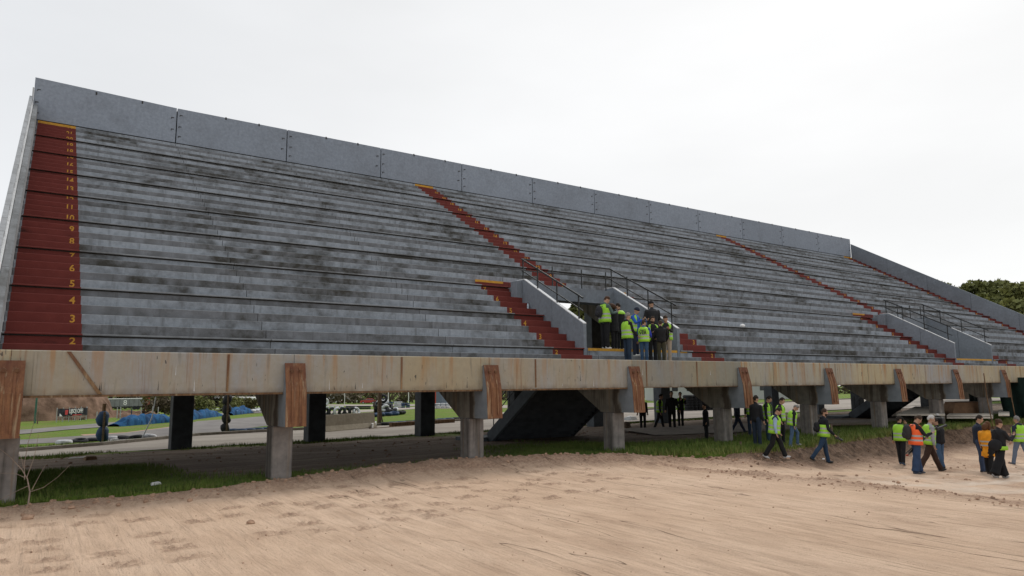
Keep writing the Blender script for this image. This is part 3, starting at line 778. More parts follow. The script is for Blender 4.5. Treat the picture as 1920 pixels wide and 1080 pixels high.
# front gangway slab behind the beam
for b in range(NB):
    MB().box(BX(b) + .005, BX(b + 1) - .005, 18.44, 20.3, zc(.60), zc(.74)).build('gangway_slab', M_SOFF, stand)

# fascia beams
def beam(b):
    x0, x1 = BX(b) + .006, BX(b + 1) - .006
    mat = {0: M_BEAM, 1: M_BEAM, 2: M_BEAM, 3: M_BEAMG}.get(b, M_BEAMW)
    mb = MB(); c = .02
    mb.prism([(18.18, zc(-.136)), (18.18, zc(.83) - c), (18.18 + c, zc(.83)), (18.42, zc(.83)), (18.42, zc(-.136))], x0, x1)
    o = mb.build('fascia_beam', mat, stand)
    js = [x for x in (.05, 3.97, 8.62, 13.3, 18.23, 20.9, 25.6, 30.2, 32.9, 38.4, 44.3, 50.2, 56.1, 62.1, 68.0) if x0 < x < x1]
    for x in js:
        w = .026 if x < 24 else .016
        MB().box(x - w, x + w, 18.165, 18.178, zc(-.10), zc(.80)).build('joint_strip', M_STRIP if x < 24 and x > 1 else M_BEAM, o)
    if b == 0:
        MB().add([(.60, 18.155, zc(.81)), (.68, 18.155, zc(.81)), (1.33, 18.155, zc(-.125)), (1.24, 18.155, zc(-.125)),
                  (.60, 18.178, zc(.81)), (.68, 18.178, zc(.81)), (1.33, 18.178, zc(-.125)), (1.24, 18.178, zc(-.125))],
                 [(0, 3, 2, 1), (0, 1, 5, 4), (1, 2, 6, 5), (2, 3, 7, 6), (3, 0, 4, 7)]).build('diagonal_strip', M_STRIP, o)
    hh = .05 if b < 3 else .022
    mb = MB(); mb.box(x0 + .26, x1 - .26, 18.16, 18.45, zc(-.136) - hh, zc(-.137)); mb.build('edge_angle', M_RUST2, o)
    # spalled bits
    if b < 4:
        rr = random.Random(b + 3)
        for j in range(5):
            x = rr.uniform(x0 + .5, x1 - .5); z = zc(rr.choice([-.08, -.05, .1, .3])); w = rr.uniform(.006, .014); h = rr.uniform(.08, .3)
            MB().add([(x - w, 18.1795, z), (x + w, 18.1795, z - .01), (x + w * .3, 18.1795, z + h), (x, 18.172, z + h * .3)], [(0, 1, 3), (1, 2, 3), (2, 0, 3)]).build('spall', M_PALE if j % 2 else M_DKHOLE, o)
for b in range(-1, NB): beam(b)

# rakers, noses, columns
for k in range(NB + 1):
    X = BX(k)
    yb = 40.5; sl = .5913
    und = lambda y: zc(-1.02) + (y - 19.58) * sl
    top = lambda y: min(rake(y) - .36, 99)
    poly = [(18.10, zc(.58)), (17.93, zc(-.10)), (17.88, zc(-1.0)), (19.58, zc(-1.02)), (yb, und(yb)), (yb, rake(yb) - .45), (20.3, rake(20.3) - .47), (18.44, zc(.58)), (18.44, zc(-.14)), (18.165, zc(-.14)), (18.165, zc(.58))]
    rk = MB().prism(poly[:5] + poly[5:], X - .25, X + .25).build('raker_beam', M_RAKER, stand)
    # cover plate on the nose with two ribs and two bolts
    fr = [(18.10, zc(.60)), (17.925, zc(-.10)), (17.875, zc(-1.0))]
    pl = [(y - .022, z) for y, z in fr] + [(y - .001, z) for y, z in fr[::-1]]
    cp = MB().prism(pl, X - .262, X + .262).build('cover_plate', M_RUST, stand)
    for dx in (-.10, .10):
        q = [(y - .045, z) for y, z in [(18.085, zc(.5)), (17.925, zc(-.10)), (17.875, zc(-.9))]] + [(y - .024, z) for y, z in [(18.085, zc(.5)), (17.925, zc(-.10)), (17.875, zc(-.9))][::-1]]
        MB().prism(q, X + dx - .022, X + dx + .022).build('rib', M_RUST, cp)
    for dx in (-.1, .12):
        MB().tube([(X + dx, 18.04, zc(.40)), (X + dx, 17.97, zc(.39))], .045, 8).build('bolt', M_RUST2, cp)
    # front column: chamfered
    MB().bbox(X - .27, X + .27, 18.93, 19.5, -.6, zc(-1.022), .03).build('front_column', M_COLM, stand)
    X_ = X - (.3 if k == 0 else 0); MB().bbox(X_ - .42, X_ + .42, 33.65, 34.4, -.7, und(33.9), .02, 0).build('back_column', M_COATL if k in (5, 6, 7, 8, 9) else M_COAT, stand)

# ------------------------------------------------------------------ TREES
M_BARK = simple('bark', (.10, .08, .06), .95, .3, 10)
def leaf_mat(name, a, b, d):
    m = NM(name, .75, .2)
    c = m.mix(m.rng(m.noise(.55, m.pos(), 5, .7), .35, .65), a, b)
    c = m.mix(m.rng(m.rand(), 0, 1, 0, .35), c, d)
    m.color(c); return m.mat
M_LEAF = leaf_mat('tree_foliage', (.085, .10, .038), (.23, .235, .07), (.13, .14, .055))
M_LEAFY = leaf_mat('yellowish_foliage', (.06, .065, .02), (.12, .115, .03), (.1, .08, .04))
M_LEAFB = leaf_mat('brown_foliage', (.07, .055, .035), (.12, .095, .055), (.08, .075, .04))
def leaf_cloud(centers, radii, n, size, rng, flat=.7):
    cs = np.array(centers); rs = np.array(radii); w = rs ** 2; w = w / w.sum()
    idx = rng.choice(len(cs), n, p=w)
    d = rng.normal(size=(n, 3)); d /= np.linalg.norm(d, axis=1)[:, None]
    rad = rs[idx] * (.55 + .5 * rng.random(n) ** .6)
    p = cs[idx] + d * rad[:, None] * np.array([1, 1, flat])
    a = rng.normal(size=(n, 3)); a /= np.linalg.norm(a, axis=1)[:, None]
    b = np.cross(a, rng.normal(size=(n, 3))); b /= np.linalg.norm(b, axis=1)[:, None] + 1e-9
    s = size * (.6 + .8 * rng.random(n))[:, None]
    v = np.stack([p - a * s, p + b * s * .6, p + a * s, p - b * s * .6], 1).reshape(-1, 3)
    return v, np.arange(4 * n).reshape(-1, 4)
def np_mesh(name, v, q, mat):
    me = bpy.data.meshes.new(name); q = np.asarray(q); k = q.shape[1]
    me.vertices.add(len(v)); me.vertices.foreach_set('co', np.asarray(v, float).ravel())
    me.loops.add(q.size); me.loops.foreach_set('vertex_index', q.ravel().astype(np.int32))
    me.polygons.add(len(q)); me.polygons.foreach_set('loop_start', np.arange(0, q.size, k, dtype=np.int32))
    me.update(); me.validate(); me.materials.append(mat); return me
def make_tree(h, spread, seed, mat, n, leaf, label, group, umbrella=False):
    rng = np.random.default_rng(seed); root = empty('tree', (0, 0, 0), label, 'tree', group)
    mb = MB(); th = h * (.42 if umbrella else .3)
    mb.tube([(0, 0, -.5), (.05 * h * .1, 0, th * .5), (0, .03 * h, th)], [h * .032, h * .024, h * .02], 8)
    cs, rs = [], []
    nl = 13 if umbrella else 9
    for i in range(nl):
        a = 2 * math.pi * i / nl + rng.uniform(-.3, .3); r = spread * rng.uniform(.25, .95) * (1 if i % 3 else .4)
        z = h * ((.78 + .12 * rng.uniform(-1, 1) - .14 * (r / spread) ** 2) if umbrella else rng.uniform(.45, .88) - .2 * r / spread)
        tip = (r * math.cos(a), r * math.sin(a), z)
        mid = (tip[0] * .45, tip[1] * .45, th + (z - th) * .62)
        mb.tube([(0, .03 * h, th * .9), mid, tip], [h * .014, h * .009, h * .003], 5)
        for j in range(4):
            cs.append((tip[0] + rng.normal() * spread * .16, tip[1] + rng.normal() * spread * .16, tip[2] + rng.normal() * h * .045)); rs.append(spread * rng.uniform(.16, .27))
    mb.build('trunk', M_BARK, root)
    v, q = leaf_cloud(cs, rs, n, leaf, rng, .5 if umbrella else .85)
    link('crown', np_mesh('crown', v, q, mat), root)
    return root
def copy_tree(o, parent=None):
    c = o.copy(); COL.objects.link(c); c.parent = parent
    for ch in list(o.children): copy_tree(ch, c)
    return c
def place(o, x, y, z=-.3, rz=0, s=1, sz=None):
    o.location = (x, y, z); o.rotation_euler = (0, 0, rz); o.scale = (s, s, sz or s); return o
def dirpt(px, dist, z=None):
    d = ray(px, 640); k = dist / math.hypot(d[0], d[1]); return d[0] * k, d[1] * k
# big spreading trees right of the stand
for i, (px, dist, h, sp, lab) in enumerate([
        (1800, 120, 17.4, 8.5, 'spreading tree just above the sloping right side wall, leftmost of the tall trees'),
        (1872, 112, 14.2, 11, 'broad flat-topped green tree behind the right end of the stand, between two taller neighbours'),
        (1975, 105, 14.6, 9, 'tall dark green tree at the right edge of the picture beyond the side wall')]):
    t = make_tree(h, sp, 40 + i, M_LEAF, 15000, .36, lab, 'tall trees right of the stand', True)
    x, y = dirpt(px, dist); place(t, x, y, zt(y))
# belt beyond the kart track
protos = [make_tree(11, 4.6, 60, M_LEAF, 3200, .42, 'x', 'trees beyond the kart track'),
          make_tree(9, 4.2, 61, M_LEAFY, 2400, .42, 'x', 'trees beyond the kart track'),
          make_tree(10, 4.0, 62, M_LEAFB, 1500, .34, 'x', 'trees beyond the kart track')]
belt = [(215, 120, 0), (262, 125, 2), (338, 112, 1), (372, 108, 1), (405, 128, 0), (440, 130, 2), (476, 128, 0), (512, 132, 2), (548, 135, 0), (590, 140, 2), (640, 145, 0),
        (668, 140, 2), (700, 138, 0), (728, 142, 2), (758, 140, 0), (790, 145, 2), (822, 150, 0), (860, 150, 2), (905, 150, 0), (950, 145, 1), (1000, 150, 0), (1060, 155, 2),
        (1110, 100, 1), (1150, 104, 0), (1215, 150, 2), (1290, 150, 1), (1370, 150, 0), (1450, 150, 2), (1540, 150, 1), (1640, 150, 0), (1730, 145, 2)]
rb = random.Random(5); used = set()
kindw = ['dense dark green tree', 'yellowish green bushy tree', 'sparse brown half-bare tree']
for i, (px, dist, k) in enumerate(belt):
    o = protos[k] if k not in used else copy_tree(protos[k]); used.add(k)
    s = rb.uniform(1.0, 1.35) * (1.25 if px in (1110, 1150) else 1.15); x, y = dirpt(px, (dist * 1.75 if px not in (1110, 1150) else dist) + rb.uniform(-4, 4)); place(o, x, y, zt(y), rb.uniform(0, 6.28), s)
    pos_w = ('at the far left beyond the grey trailer' if px < 300 else 'beside the flat-roofed kiosk' if px < 520 else 'behind the parked cars' if px < 720 else
             'beyond the tyre heaps' if px < 900 else 'in the passage opening' if px < 1180 else 'under the right half of the stand')
    tag(o, '%s, number %d from the left, %s' % (kindw[k], i + 1, pos_w))
# scrub under the far trees
_r = np.random.default_rng(77); _c = []
for px in range(180, 1960, 9):
    x, y = dirpt(px + _r.uniform(-4, 4), _r.uniform(205, 235)); h_ = _r.uniform(3.5, 7.5); _c.append((x, y, zt(y) + h_ * .45, h_ * .55))
v, q = leaf_cloud([c[:3] for c in _c], [c[3] for c in _c], 14000, .62, _r, .85)
tag(link('undergrowth', np_mesh('undergrowth', v, q, M_LEAFB)), 'brownish scrub filling the foot of the far trees', None, None, 'stuff')
# low scrub
def bush(px, dist, w, h, mat, lab, seed):
    rng = np.random.default_rng(seed); cs = [(rng.uniform(-w, w), rng.uniform(-.6, .6), h * rng.uniform(.25, .6)) for _ in range(10)]
    v, q = leaf_cloud(cs, [h * .42] * 10, 1500, .16, rng, .9)
    x, y = dirpt(px, dist); o = link('bush', np_mesh('bush', v, q, mat), None, (x, y, zt(y))); tag(o, lab, 'bush', 'bushes beyond the kart track')
bush(395, 88, 3.4, 2.3, M_LEAF, 'dark clipped bush left of the flat-roofed kiosk', 1)
bush(350, 92, 4.0, 3.0, M_LEAFY, 'yellow-green bush beside the first dark column', 2)
bush(449, 96, 1.8, 2.0, M_LEAFY, 'olive bush between the kiosk and the red car', 3)
bush(322, 84, 2.0, 2.0, M_LEAFB, 'brown brushwood beside the end of the grey trailer', 4)

# ------------------------------------------------------------------ TYRES
TY = {}
def tyre_mesh(key, mat):
    mb = MB(); mb.torus((0, 0, 0), .22, .085, None, 20, 8, 0, 1.15); TY[key] = mb.mesh('tyre', mat, True)
for k_, mt_ in (('k', M_TYRE), ('b', M_TYREB), ('w', M_TYREW)): tyre_mesh(k_, mt_)
def tyre(x, y, z, key='k', rot=(0, 0, 0), s=1, label=None, group=None, parent=None, name='tyre'):
    o = link(name, TY[key], parent, (x, y, z), rot); o.scale = (s, s, s)
    if label: tag(o, label, 'tyre', group)
    return o
rt_ = random.Random(11)
# half-buried tyre edging along the near verge
for i, (px, py) in enumerate([(120, 831), (150, 829), (176, 827), (208, 824), (232, 823), (254, 822), (280, 820)]):
    x, y = G(px, py); tyre(x, y, -.26, 'k' if i % 3 else 'w', (rt_.uniform(-.2, .2), rt_.uniform(-.2, .2), 0), 1.25,
                           '%s old tyre sunk flat in the verge, number %d from the left beside the padded post' % ('whitish' if i % 3 == 0 else 'black', i + 1), 'tyres sunk in the near verge')
for i, (px, py) in enumerate([(436, 810), (452, 810), (468, 809), (484, 808), (500, 807), (516, 807)]):
    x, y = G(px, py); tyre(x, y, -.22, 'b', (0, 0, 0), 1.2, 'blue tyre of the low edging right of the green post, number %d from the post' % (i + 1), 'blue tyre edging by the green post')
for i, px in enumerate(range(722, 858, 15)):
    x, y = G(px, 799 - (px - 722) * .075); tyre(x, y, -.17, 'b' if i % 3 else 'k', (0, 0, 0), 1.35,
        'dark blue tyre lying flat in the row behind the rusty channel, number %d from the left' % (i + 1), 'tyre row behind the rusty channel')
# heap of tyres beyond the barrier
heap = []
for i in range(30):
    px = rt_.uniform(706, 740); py = rt_.uniform(773, 777); x, y = G(px, py); z = -.15 + .26 * int(rt_.random() ** 1.3 * 6) * max(.15, 1 - abs(px - 718) / 20)
    tyre(x, y, z, rt_.choice('kkkkw'), (rt_.uniform(-1.1, 1.1), rt_.uniform(-1.1, 1.1), 0), 1.5, 'loose tyre in the tangled heap beyond the concrete barrier', 'tyre heap beyond the barrier')
for i, px in enumerate([610, 622, 632, 641, 651, 660, 668]):
    x, y = G(px, 779 - i * .25); tyre(x, y, .02, 'w' if i in (2, 6) else 'k', (math.pi / 2 + rt_.uniform(-.5, .5), 0, .4), 1.5,
                                     '%s tyre standing upright behind the barrier top, number %d from the left' % ('white-rimmed' if i in (2, 6) else 'black', i + 1), 'tyres leaning behind the barrier')
for i, (px, py) in enumerate([(699, 785), (712, 784), (726, 783), (739, 782), (746, 781), (752, 780), (724, 773), (813, 767), (758, 767)]):
    x, y = G(px, py - 3); tyre(x, y, -.12, 'b' if i < 4 else 'k', (rt_.uniform(-.2, .2), rt_.uniform(-.2, .2), 0), 1.6, 'scattered tyre on the grass near the tyre heap, number %d along the line' % (i + 1), 'tyres scattered on the infield')
tyre(*G(610, 767), .25, 'w', (math.pi / 2, 0, .3), 1.8, 'white tyre standing upright right of the second dark column', None)
# posts wrapped in tyres
def tyre_post(px, py, top, mat, lab, key, n, rr, postlab):
    x, y = G(px, py); h = hgt(px, py, px, top)
    r = empty('padded_post', (x, y, -.3), lab, 'post')
    MB().tube([(0, 0, -.2), (0, 0, h)], .09, 8).build('post', mat, r)
    hh = .235
    hh = h * (.80 if h < 4 else .0) / n if h < 4 else .56; mk = M_TYREB if key == 'b' else M_TYRE
    for i in range(n):
        mb = MB(); ox = rt_.uniform(-.04, .04); mb.tube([(ox + .02 * math.sin(t * 7 + i), -.03, (i + t) * hh + .01) for t in (0, .06, .25, .5, .75, .94, 1)], [.12 * rr, .22 * rr, .29 * rr, .30 * rr, .28 * rr, .2 * rr, .1 * rr], 14); mb.v = [(x_ * (1 + .12 * math.sin(z_ * 9 + x_ * 7)), y_, max(z_, -.05)) for x_, y_, z_ in mb.v]
        mb.build('padding', mk, r, True)
    MB().box(-.05, .05, -.42, -.36, 0, n * hh).build('strap', M_WOOD, r)
tyre_post(191, 829, 757, M_RUST2, 'rusty post wrapped in blue padding beside the service road', 'b', 2, .95, '')
tyre_post(422, 812, 650, M_GREENP, 'green pole wrapped in lumpy dark padding beside the service road', 'k', 4, .85, '')

# blue tarpaulin over a line of tyres
def tarp(p0, p1, name_lab, w=.5, h=.62, seed=0, mat=None):
    a = Vector(G(*p0)); b = Vector(G(*p1)); L = (b - a).length; n = int(L / .16); d = (b - a).normalized(); q = Vector((-d.y, d.x))
    vs = []; fs = []; m = 11
    for i in range(n + 1):
        for j in range(m):
            t = math.pi * j / (m - 1); u = i * .16
            k = 1 + .7 * vnoise(u * 1.1, j * .3, seed) + .35 * vnoise(u * 3.1, j * .8, seed + 9); endf = min(1, .35 + min(i, n - i) * .12)
            zz = math.sin(t) ** .75 * h * k * endf
            c = a + d * u + q * (math.cos(t) * w * (1 + .25 * vnoise(u * 2, j * .7, seed + 3)))
            vs.append((c.x, c.y, -.3 + max(zz, -.02)))
    for i in range(n):
        for j in range(m - 1): fs.append((i * m + j, i * m + j + 1, (i + 1) * m + j + 1, (i + 1) * m + j))
    o = MB().add(vs, fs).build('tarpaulin', mat, None, True); tag(o, name_lab, 'tarpaulin')
def tarp_mat():
    m = NM('blue_tarpaulin', .85, .2); n = m.noise(1.6, m.pos((1, 1, .5)), 5, .7, 1.0)
    c = m.mix(m.rng(n, .38, .6), (.006, .035, .10), (.02, .11, .26)); c = m.mix(m.rng(m.noise(3, m.pos(), 3), .66, .74, 0, .5), c, (.3, .42, .5))
    m.color(c); m.bump(n, .8, .1); return m.mat
M_TARP = tarp_mat()
tarp((213, 800), (322, 791), 'crumpled blue tarpaulin over tyres left of the first dark column', seed=1, mat=M_TARP)
tarp((322, 791), (408, 780), 'crumpled blue tarpaulin over tyres between the dark column and the green pole', seed=2, mat=M_TARP)
tarp((428, 779), (468, 775), 'short blue tarpaulin over tyres right of the green pole', seed=3, mat=M_TARP)
for i, px in enumerate(range(472, 500, 7)):
    x, y = G(px, 775 - i * .6); tyre(x, y, -.1, 'w', (0, 0, 0), 1.4, 'white tyre continuing the line after the blue tarpaulin, number %d' % (i + 1), 'white tyres after the tarpaulin')

# ------------------------------------------------------------------ CONCRETE BARRIER
def barrier(p0, p1, h, lab):
    a = Vector(G(*p0)); b = Vector(G(*p1)); L = (b - a).length; ang = math.atan2(b.y - a.y, b.x - a.x)
    r = empty('concrete_barrier', (a.x, a.y, -.3), lab, 'barrier', None, ang)
    prof = [(-.33, 0), (-.33, .1), (-.17, h * .38), (-.10, h), (.10, h), (.17, h * .38), (.33, .1), (.33, 0)]
    MB().prism(prof, 0, L).build('body', M_JERSEY, r)
    MB().box(L * .46, L * .60, -.16, -.12, h * .40, h * .47).build('lifting_slot', M_PALE, r)
barrier((604, 812), (699, 803), 1.02, 'weathered concrete road barrier behind the second dark column')
# steel channel lying on the kerb
def bar(p0, p1, w, h, z, mat, name, lab, cat):
    a = Vector(G(*p0, z)); b = Vector(G(*p1, z)); L = (b - a).length; ang = math.atan2(b.y - a.y, b.x - a.x)
    o = MB().bbox(0, L, 0, w, 0, h, .015).build(name, mat); o.location = (a.x, a.y, z); o.rotation_euler.z = ang; return tag(o, lab, cat)
bar((735, 802), (853, 794), .3, .32, -.3, M_RUST2, 'steel_channel', 'rusty steel channel lying by the road left and right of the third dark column', 'channel')
bar((694, 806), (772, 800), .12, .10, -.3, M_RUST2, 'steel_pipe', 'rusty pipe lying on the road edge in front of the steel channel', 'pipe')
bar((698, 805), (706, 800), .1, .35, -.3, M_WHITE, 'white_scrap', 'white scrap leaning at the end of the concrete barrier', 'scrap')
# wooden posts
def post(px, py, top, r_, mat, name, lab, cat='post', tilt=(0, 0), z=-.3, group=None):
    x, y = G(px, py, z); h = hgt(px, py, px + tilt[0], top, z)
    s = math.hypot(x, y) / FPX
    o = MB().tube([(0, 0, -.2), (tilt[0] * s * .8, 0, h * .5), (tilt[0] * s * 1.0, 0, h)], [r_, r_ * .95, r_ * .9], 8).build(name, mat)
    o.location = (x, y, zt(y) if z == -.3 else z); return tag(o, lab, cat, group)
post(711, 799, 730, .16, M_WOOD, 'wooden_post', 'thick weathered wooden post behind the tyre heap, right of the barrier')
post(720, 797, 768, .05, M_WOOD, 'wooden_strut', 'short slanting wooden strut right of the thick wooden post', 'strut', (-6, 0))
post(810, 792, 732, .10, M_WOOD, 'wooden_post', 'slim dark wooden post right of the third dark column')
post(701, 792, 730, .035, M_WOOD, 'wooden_pole', 'thin pole left of the tyre heap', 'pole')
post(263, 823, 744, .03, M_STEEL, 'leaning_pole', 'thin leaning pole in front of the blue tarpaulin', 'pole', (19, 0))
post(65, 794, 742, .075, M_GREENP, 'green_post', 'pale green post in front of the earth mound')
post(70, 795, 772, .05, M_WOOD, 'wooden_stake', 'short wooden stake beside the pale green post', 'stake')
for i, (px, py, tp) in enumerate([(219, 785, 764), (225, 786, 763), (264, 782, 764), (283, 781, 762), (296, 780, 763), (181, 790, 772), (246, 784, 765)]):
    post(px, py, tp, .045, M_STEEL if i != 6 else M_TYREB, 'fence_post', ('whitish' if i != 6 else 'blue') + ' fence post beyond the blue tarpaulin, number %d along the wire' % (i + 1), 'post', (2 if i == 3 else 0, 0), -.3, 'fence posts beyond the tarpaulin')
for i, px in enumerate((728, 766, 646, 861)):
    post(px, 758, 690, .09, M_WHITE, 'lamp_pole', 'tall white pole in front of the far trees, number %d of four' % (i + 1), 'pole', (0, 0), -.3, 'tall white poles by the car park')

# tree stump-like timber, rubbish under the stand
# ------------------------------------------------------------------ EARTH MOUND, BANNER, GANTRY, TRAILER
def mound():
    cx, cy = G(90, 788); n = 60
    xs_ = np.linspace(-9, 9, n); ys_ = np.linspace(-1.5, 12, n); A, B = np.meshgrid(xs_, ys_, indexing='ij')
    z = 5.4 * np.clip(1 - ((A + 1.8) / 7.2) ** 2 - ((B - 5.2) / 6.8) ** 2, 0, 1) ** .7 + .9 * fbm(A * .5, B * .5, 301, 5) + .25 * fbm(A * 2, B * 2, 302, 3)
    z = np.where(z < .1, -.3, z)
    m = NM('mound_earth', .97, .1); P = m.pos(); nn = m.noise(.9, P, 6, .65)
    c = m.mix(m.rng(nn, .35, .65), (.10, .062, .042), (.27, .175, .125)); m.color(c); m.bump(nn, .8, .15)
    o = grid_mesh('earth_mound', xs_, ys_, z, m.mat); o.location = (cx, cy, -.3); tag(o, 'large heap of brown earth behind the banner at the far left', 'earth heap')
mound()
def banner():
    z = -.3; a = Vector(G(107, 792)); b = Vector(G(163, 788)); L = (b - a).length; ang = math.atan2(b.y - a.y, b.x - a.x)
    hb = hgt(107, 792, 107, 781); ht = hgt(107, 792, 107, 767)
    r = empty('banner_fence', (a.x, a.y, z), 'wire fence with a black advertising banner in front of the earth mound', 'fence', None, ang)
    n = 24; vs = []; fs = []
    for i in range(n + 1):
        u = L * i / n; y = .05 * math.sin(i * 1.3) * .6
        vs += [(u, y, hb - .0 + .03 * math.sin(i)), (u, y + .02, ht + .02 * math.sin(i * .7))]
    for i in range(n): fs.append((2 * i, 2 * i + 2, 2 * i + 3, 2 * i + 1))
    sh = MB().add(vs, fs).build('banner_sheet', simple('banner_black', (.018, .02, .026), .6, .3, 3), r)
    t = text_mesh('LIJSOJ OFF!', (ht - hb) * .78, .004, .012); t.materials.clear(); t.materials.append(M_WHITE)
    o = link('banner_lettering', t, sh, (L * .57, -.09, (hb + ht) / 2 + .06), (math.pi / 2, 0, 0)); w = max(v.co.x for v in t.vertices) * 2; o.scale.x = L * .46 / w
    mr_ = simple('banner_red', (.5, .05, .05), .6, .1)
    lg = MB().add([(L * .20, -.10, hb + .1), (L * .285, -.10, hb + .1), (L * .30, -.10, ht - .1), (L * .20, -.10, ht - .1)], [(0, 1, 2, 3)]).build('banner_logo', mr_, sh)
    MB().add([(L * .45, -.10, hb + .02), (L * .76, -.10, hb + .02), (L * .76, -.10, hb + .09), (L * .45, -.10, hb + .09)], [(0, 1, 2, 3)]).build('banner_underline', mr_, sh)
    MB().add([(L * .02, -.10, hb), (L * .12, -.10, hb), (L * .03, -.10, ht - .35)], [(0, 1, 2)]).build('banner_corner', M_WHITE, sh)
    for i in range(6): MB().tube([(L * i / 5, .08, -.1), (L * i / 5, .08, ht + .1)], .035, 6).build('fence_post', M_STEEL, r)
    for i in range(14):
        MB().tube([(L * (i + .5) / 14, .1, 0), (L * (i + .5) / 14, .1, hb)], .012, 4).build('fence_bar', M_STEEL, r)
    for zz in (.35, hb): MB().tube([(0, .1, zz), (L, .1, zz)], .014, 4).build('fence_wire', M_STEEL, r)
banner()
def gantry():
    x, y = G(167, 775); r = empty('steel_gantry', (x, y, zt(y)), 'white steel lattice frame between the earth mound and the orange post', 'frame')
    h = 4.2
    for dx in (0, 2.2): MB().tube([(dx, 0, 0), (dx, 0, h)], .06, 6).build('upright', M_WHITE, r)
    for a, b in (((-1.4, 1.6), (0, 3.4)), ((.1, 1.4), (1.5, 3.6)), ((2.2, 1.2), (1.0, 3.2))): MB().tube([(a[0], 0, a[1]), (b[0], 0, b[1])], .045, 6).build('brace', M_WHITE, r)
    for zz in (1.5, 3.3): MB().tube([(-1.4, 0, zz), (2.6, 0, zz)], .045, 6).build('cross_bar', M_WHITE, r)
gantry()
def striped_post():
    x, y = G(183, 781); h1 = hgt(183, 781, 183, 753); h2 = hgt(183, 781, 183, 700)
    r = empty('marker_post', (x, y, zt(y)), 'thick post painted orange below and white above at the end of the mound', 'post')
    MB().tube([(0, 0, -.1), (0, 0, h1)], .17, 10).build('orange_section', M_ORANGE, r); MB().tube([(0, 0, h1), (0, 0, h2)], .165, 10).build('white_section', M_WHITE, r)
striped_post()
def trailer():
    a = Vector(G(187, 770)); b = Vector(G(268, 768.0)); L = (b - a).length; ang = math.atan2(b.y - a.y, b.x - a.x); h = hgt(187, 770, 187, 749)
    r = empty('box_trailer', (a.x, a.y, zt(a.y)), 'long grey box trailer with a white number on its side, far left', 'trailer', None, ang)
    g = simple('grey_trailer_side', (.20, .205, .21), .6, .15, 1); bd = MB().bbox(0, L, 0, 2.6, .75, h, .05).build('body', g, r)
    for i in range(1, 9): MB().box(L * i / 9 - .02, L * i / 9 + .02, -.02, -.002, .8, h - .05).build('panel_rib', M_DKHOLE, bd)
    MB().box(-.05, L + .05, -.05, 2.65, h, h + .12).build('roof_edge', M_WHITE, r)
    t = text_mesh('8', 1.5, .004, .02); t.materials.clear(); t.materials.append(M_WHITE); link('trailer_number', t, bd, (L * .57, -.03, .75 + (h - .75) * .5), (math.pi / 2, 0, 0))
    for u in (.08, .16, .8, .88): MB().tube([(L * u, -.02, .42), (L * u, .3, .42)], .42, 14).build('wheel', M_TYRE, r)
    MB().box(L * .05, L * .95, .1, 2.4, .45, .74).build('chassis', M_BLACK, r)
    MB().box(L + .4, L + 1.3, 0, .6, 0, h + .2).build('red_cabinet', simple('rusty_red', (.25, .05, .03), .7), r)
trailer()
def kiosk():
    a = Vector(G(402, 763)); b = Vector(G(470, 762.5)); L = (b - a).length; ang = math.atan2(b.y - a.y, b.x - a.x)
    h = hgt(402, 763, 402, 748)
    r = empty('kiosk', (a.x, a.y, zt(a.y)), 'low kiosk with a wide pale flat roof behind the green pole', 'kiosk', None, ang)
    wl_ = MB().bbox(.8, L * .42, .5, 4, 0, h * .78, .03).build('wall', simple('kiosk_wall', (.22, .22, .23), .8), r)
    MB().box(1.6, 2.3, .46, .5, .0, h * .62).build('window', M_WHITE, wl_); MB().box(3.2, 4.2, .46, .5, .5, h * .62).build('window', M_GLASS, wl_)
    MB().bbox(-.4, L * .46, -.3, 4.6, h * .80, h * .92, .03).build('eave', M_GLASS, r)
    MB().bbox(.2, L * 1.05, -.2, 4.4, h * 1.02, h * 1.28, .04).build('flat_roof', M_WHITE, r)
    for u in (.6, .8, 1.0): MB().tube([(L * u, .3, 0), (L * u, .3, h * 1.02)], .09, 6).build('roof_support', M_DKHOLE, r)
kiosk()
def house(p, w, h, col, lab, dist=None, roof=(.6, .6, .6)):
    a = Vector(G(*p)); ang = math.atan2(-.559, .829)
    r = empty('building', (a.x, a.y, zt(a.y)), lab, 'building', None, ang)
    wl_ = MB().bbox(0, w, 0, 7, 0, h, .03).build('wall', simple('building_wall', col, .85, .08), r)
    n = max(2, int(w / 2.2))
    for i in range(n): MB().box(w * (i + .3) / n, w * (i + .7) / n, -.03, -.002, h * .45, h * .78).build('window', M_GLASS, wl_)
    MB().bbox(-.5, w + .5, -.6, 7.4, h + .002, h + .3, .03).build('roof', simple('roof_sheet', roof, .7), r)
house((618, 754.5), 14, 3.6, (.45, .36, .32), 'pinkish single-storey building behind the parked cars')
house((590, 753), 16, 5.0, (.3, .3, .3), 'grey building with pale roof sheet left of the pinkish one', roof=(.7, .7, .72))
house((1225, 752), 26, 3.4, (.5, .5, .5), 'pale low building seen between the silhouetted people')
def container(p, q, h, col, lab):
    a = Vector(G(*p)); b = Vector(G(*q)); L = (b - a).length; ang = math.atan2(b.y - a.y, b.x - a.x)
    r = empty('container', (a.x, a.y, zt(a.y)), lab, 'container', None, ang); m_ = simple('container_paint', col, .6, .12)
    bd = MB().bbox(0, L, 0, 2.4, 0, h, .04).build('body', m_, r)
    for i in range(1, 8): MB().box(L * i / 8 - .05, L * i / 8 + .05, -.05, -.002, .15, h - .15).build('corrugation', m_, bd)
container((803, 762), (817, 762), 4.6, (.42, .06, .035), 'tall red container right of the third dark column')
container((817.5, 762), (829, 762), 4.2, (.16, .20, .24), 'blue-grey container beside the red one')

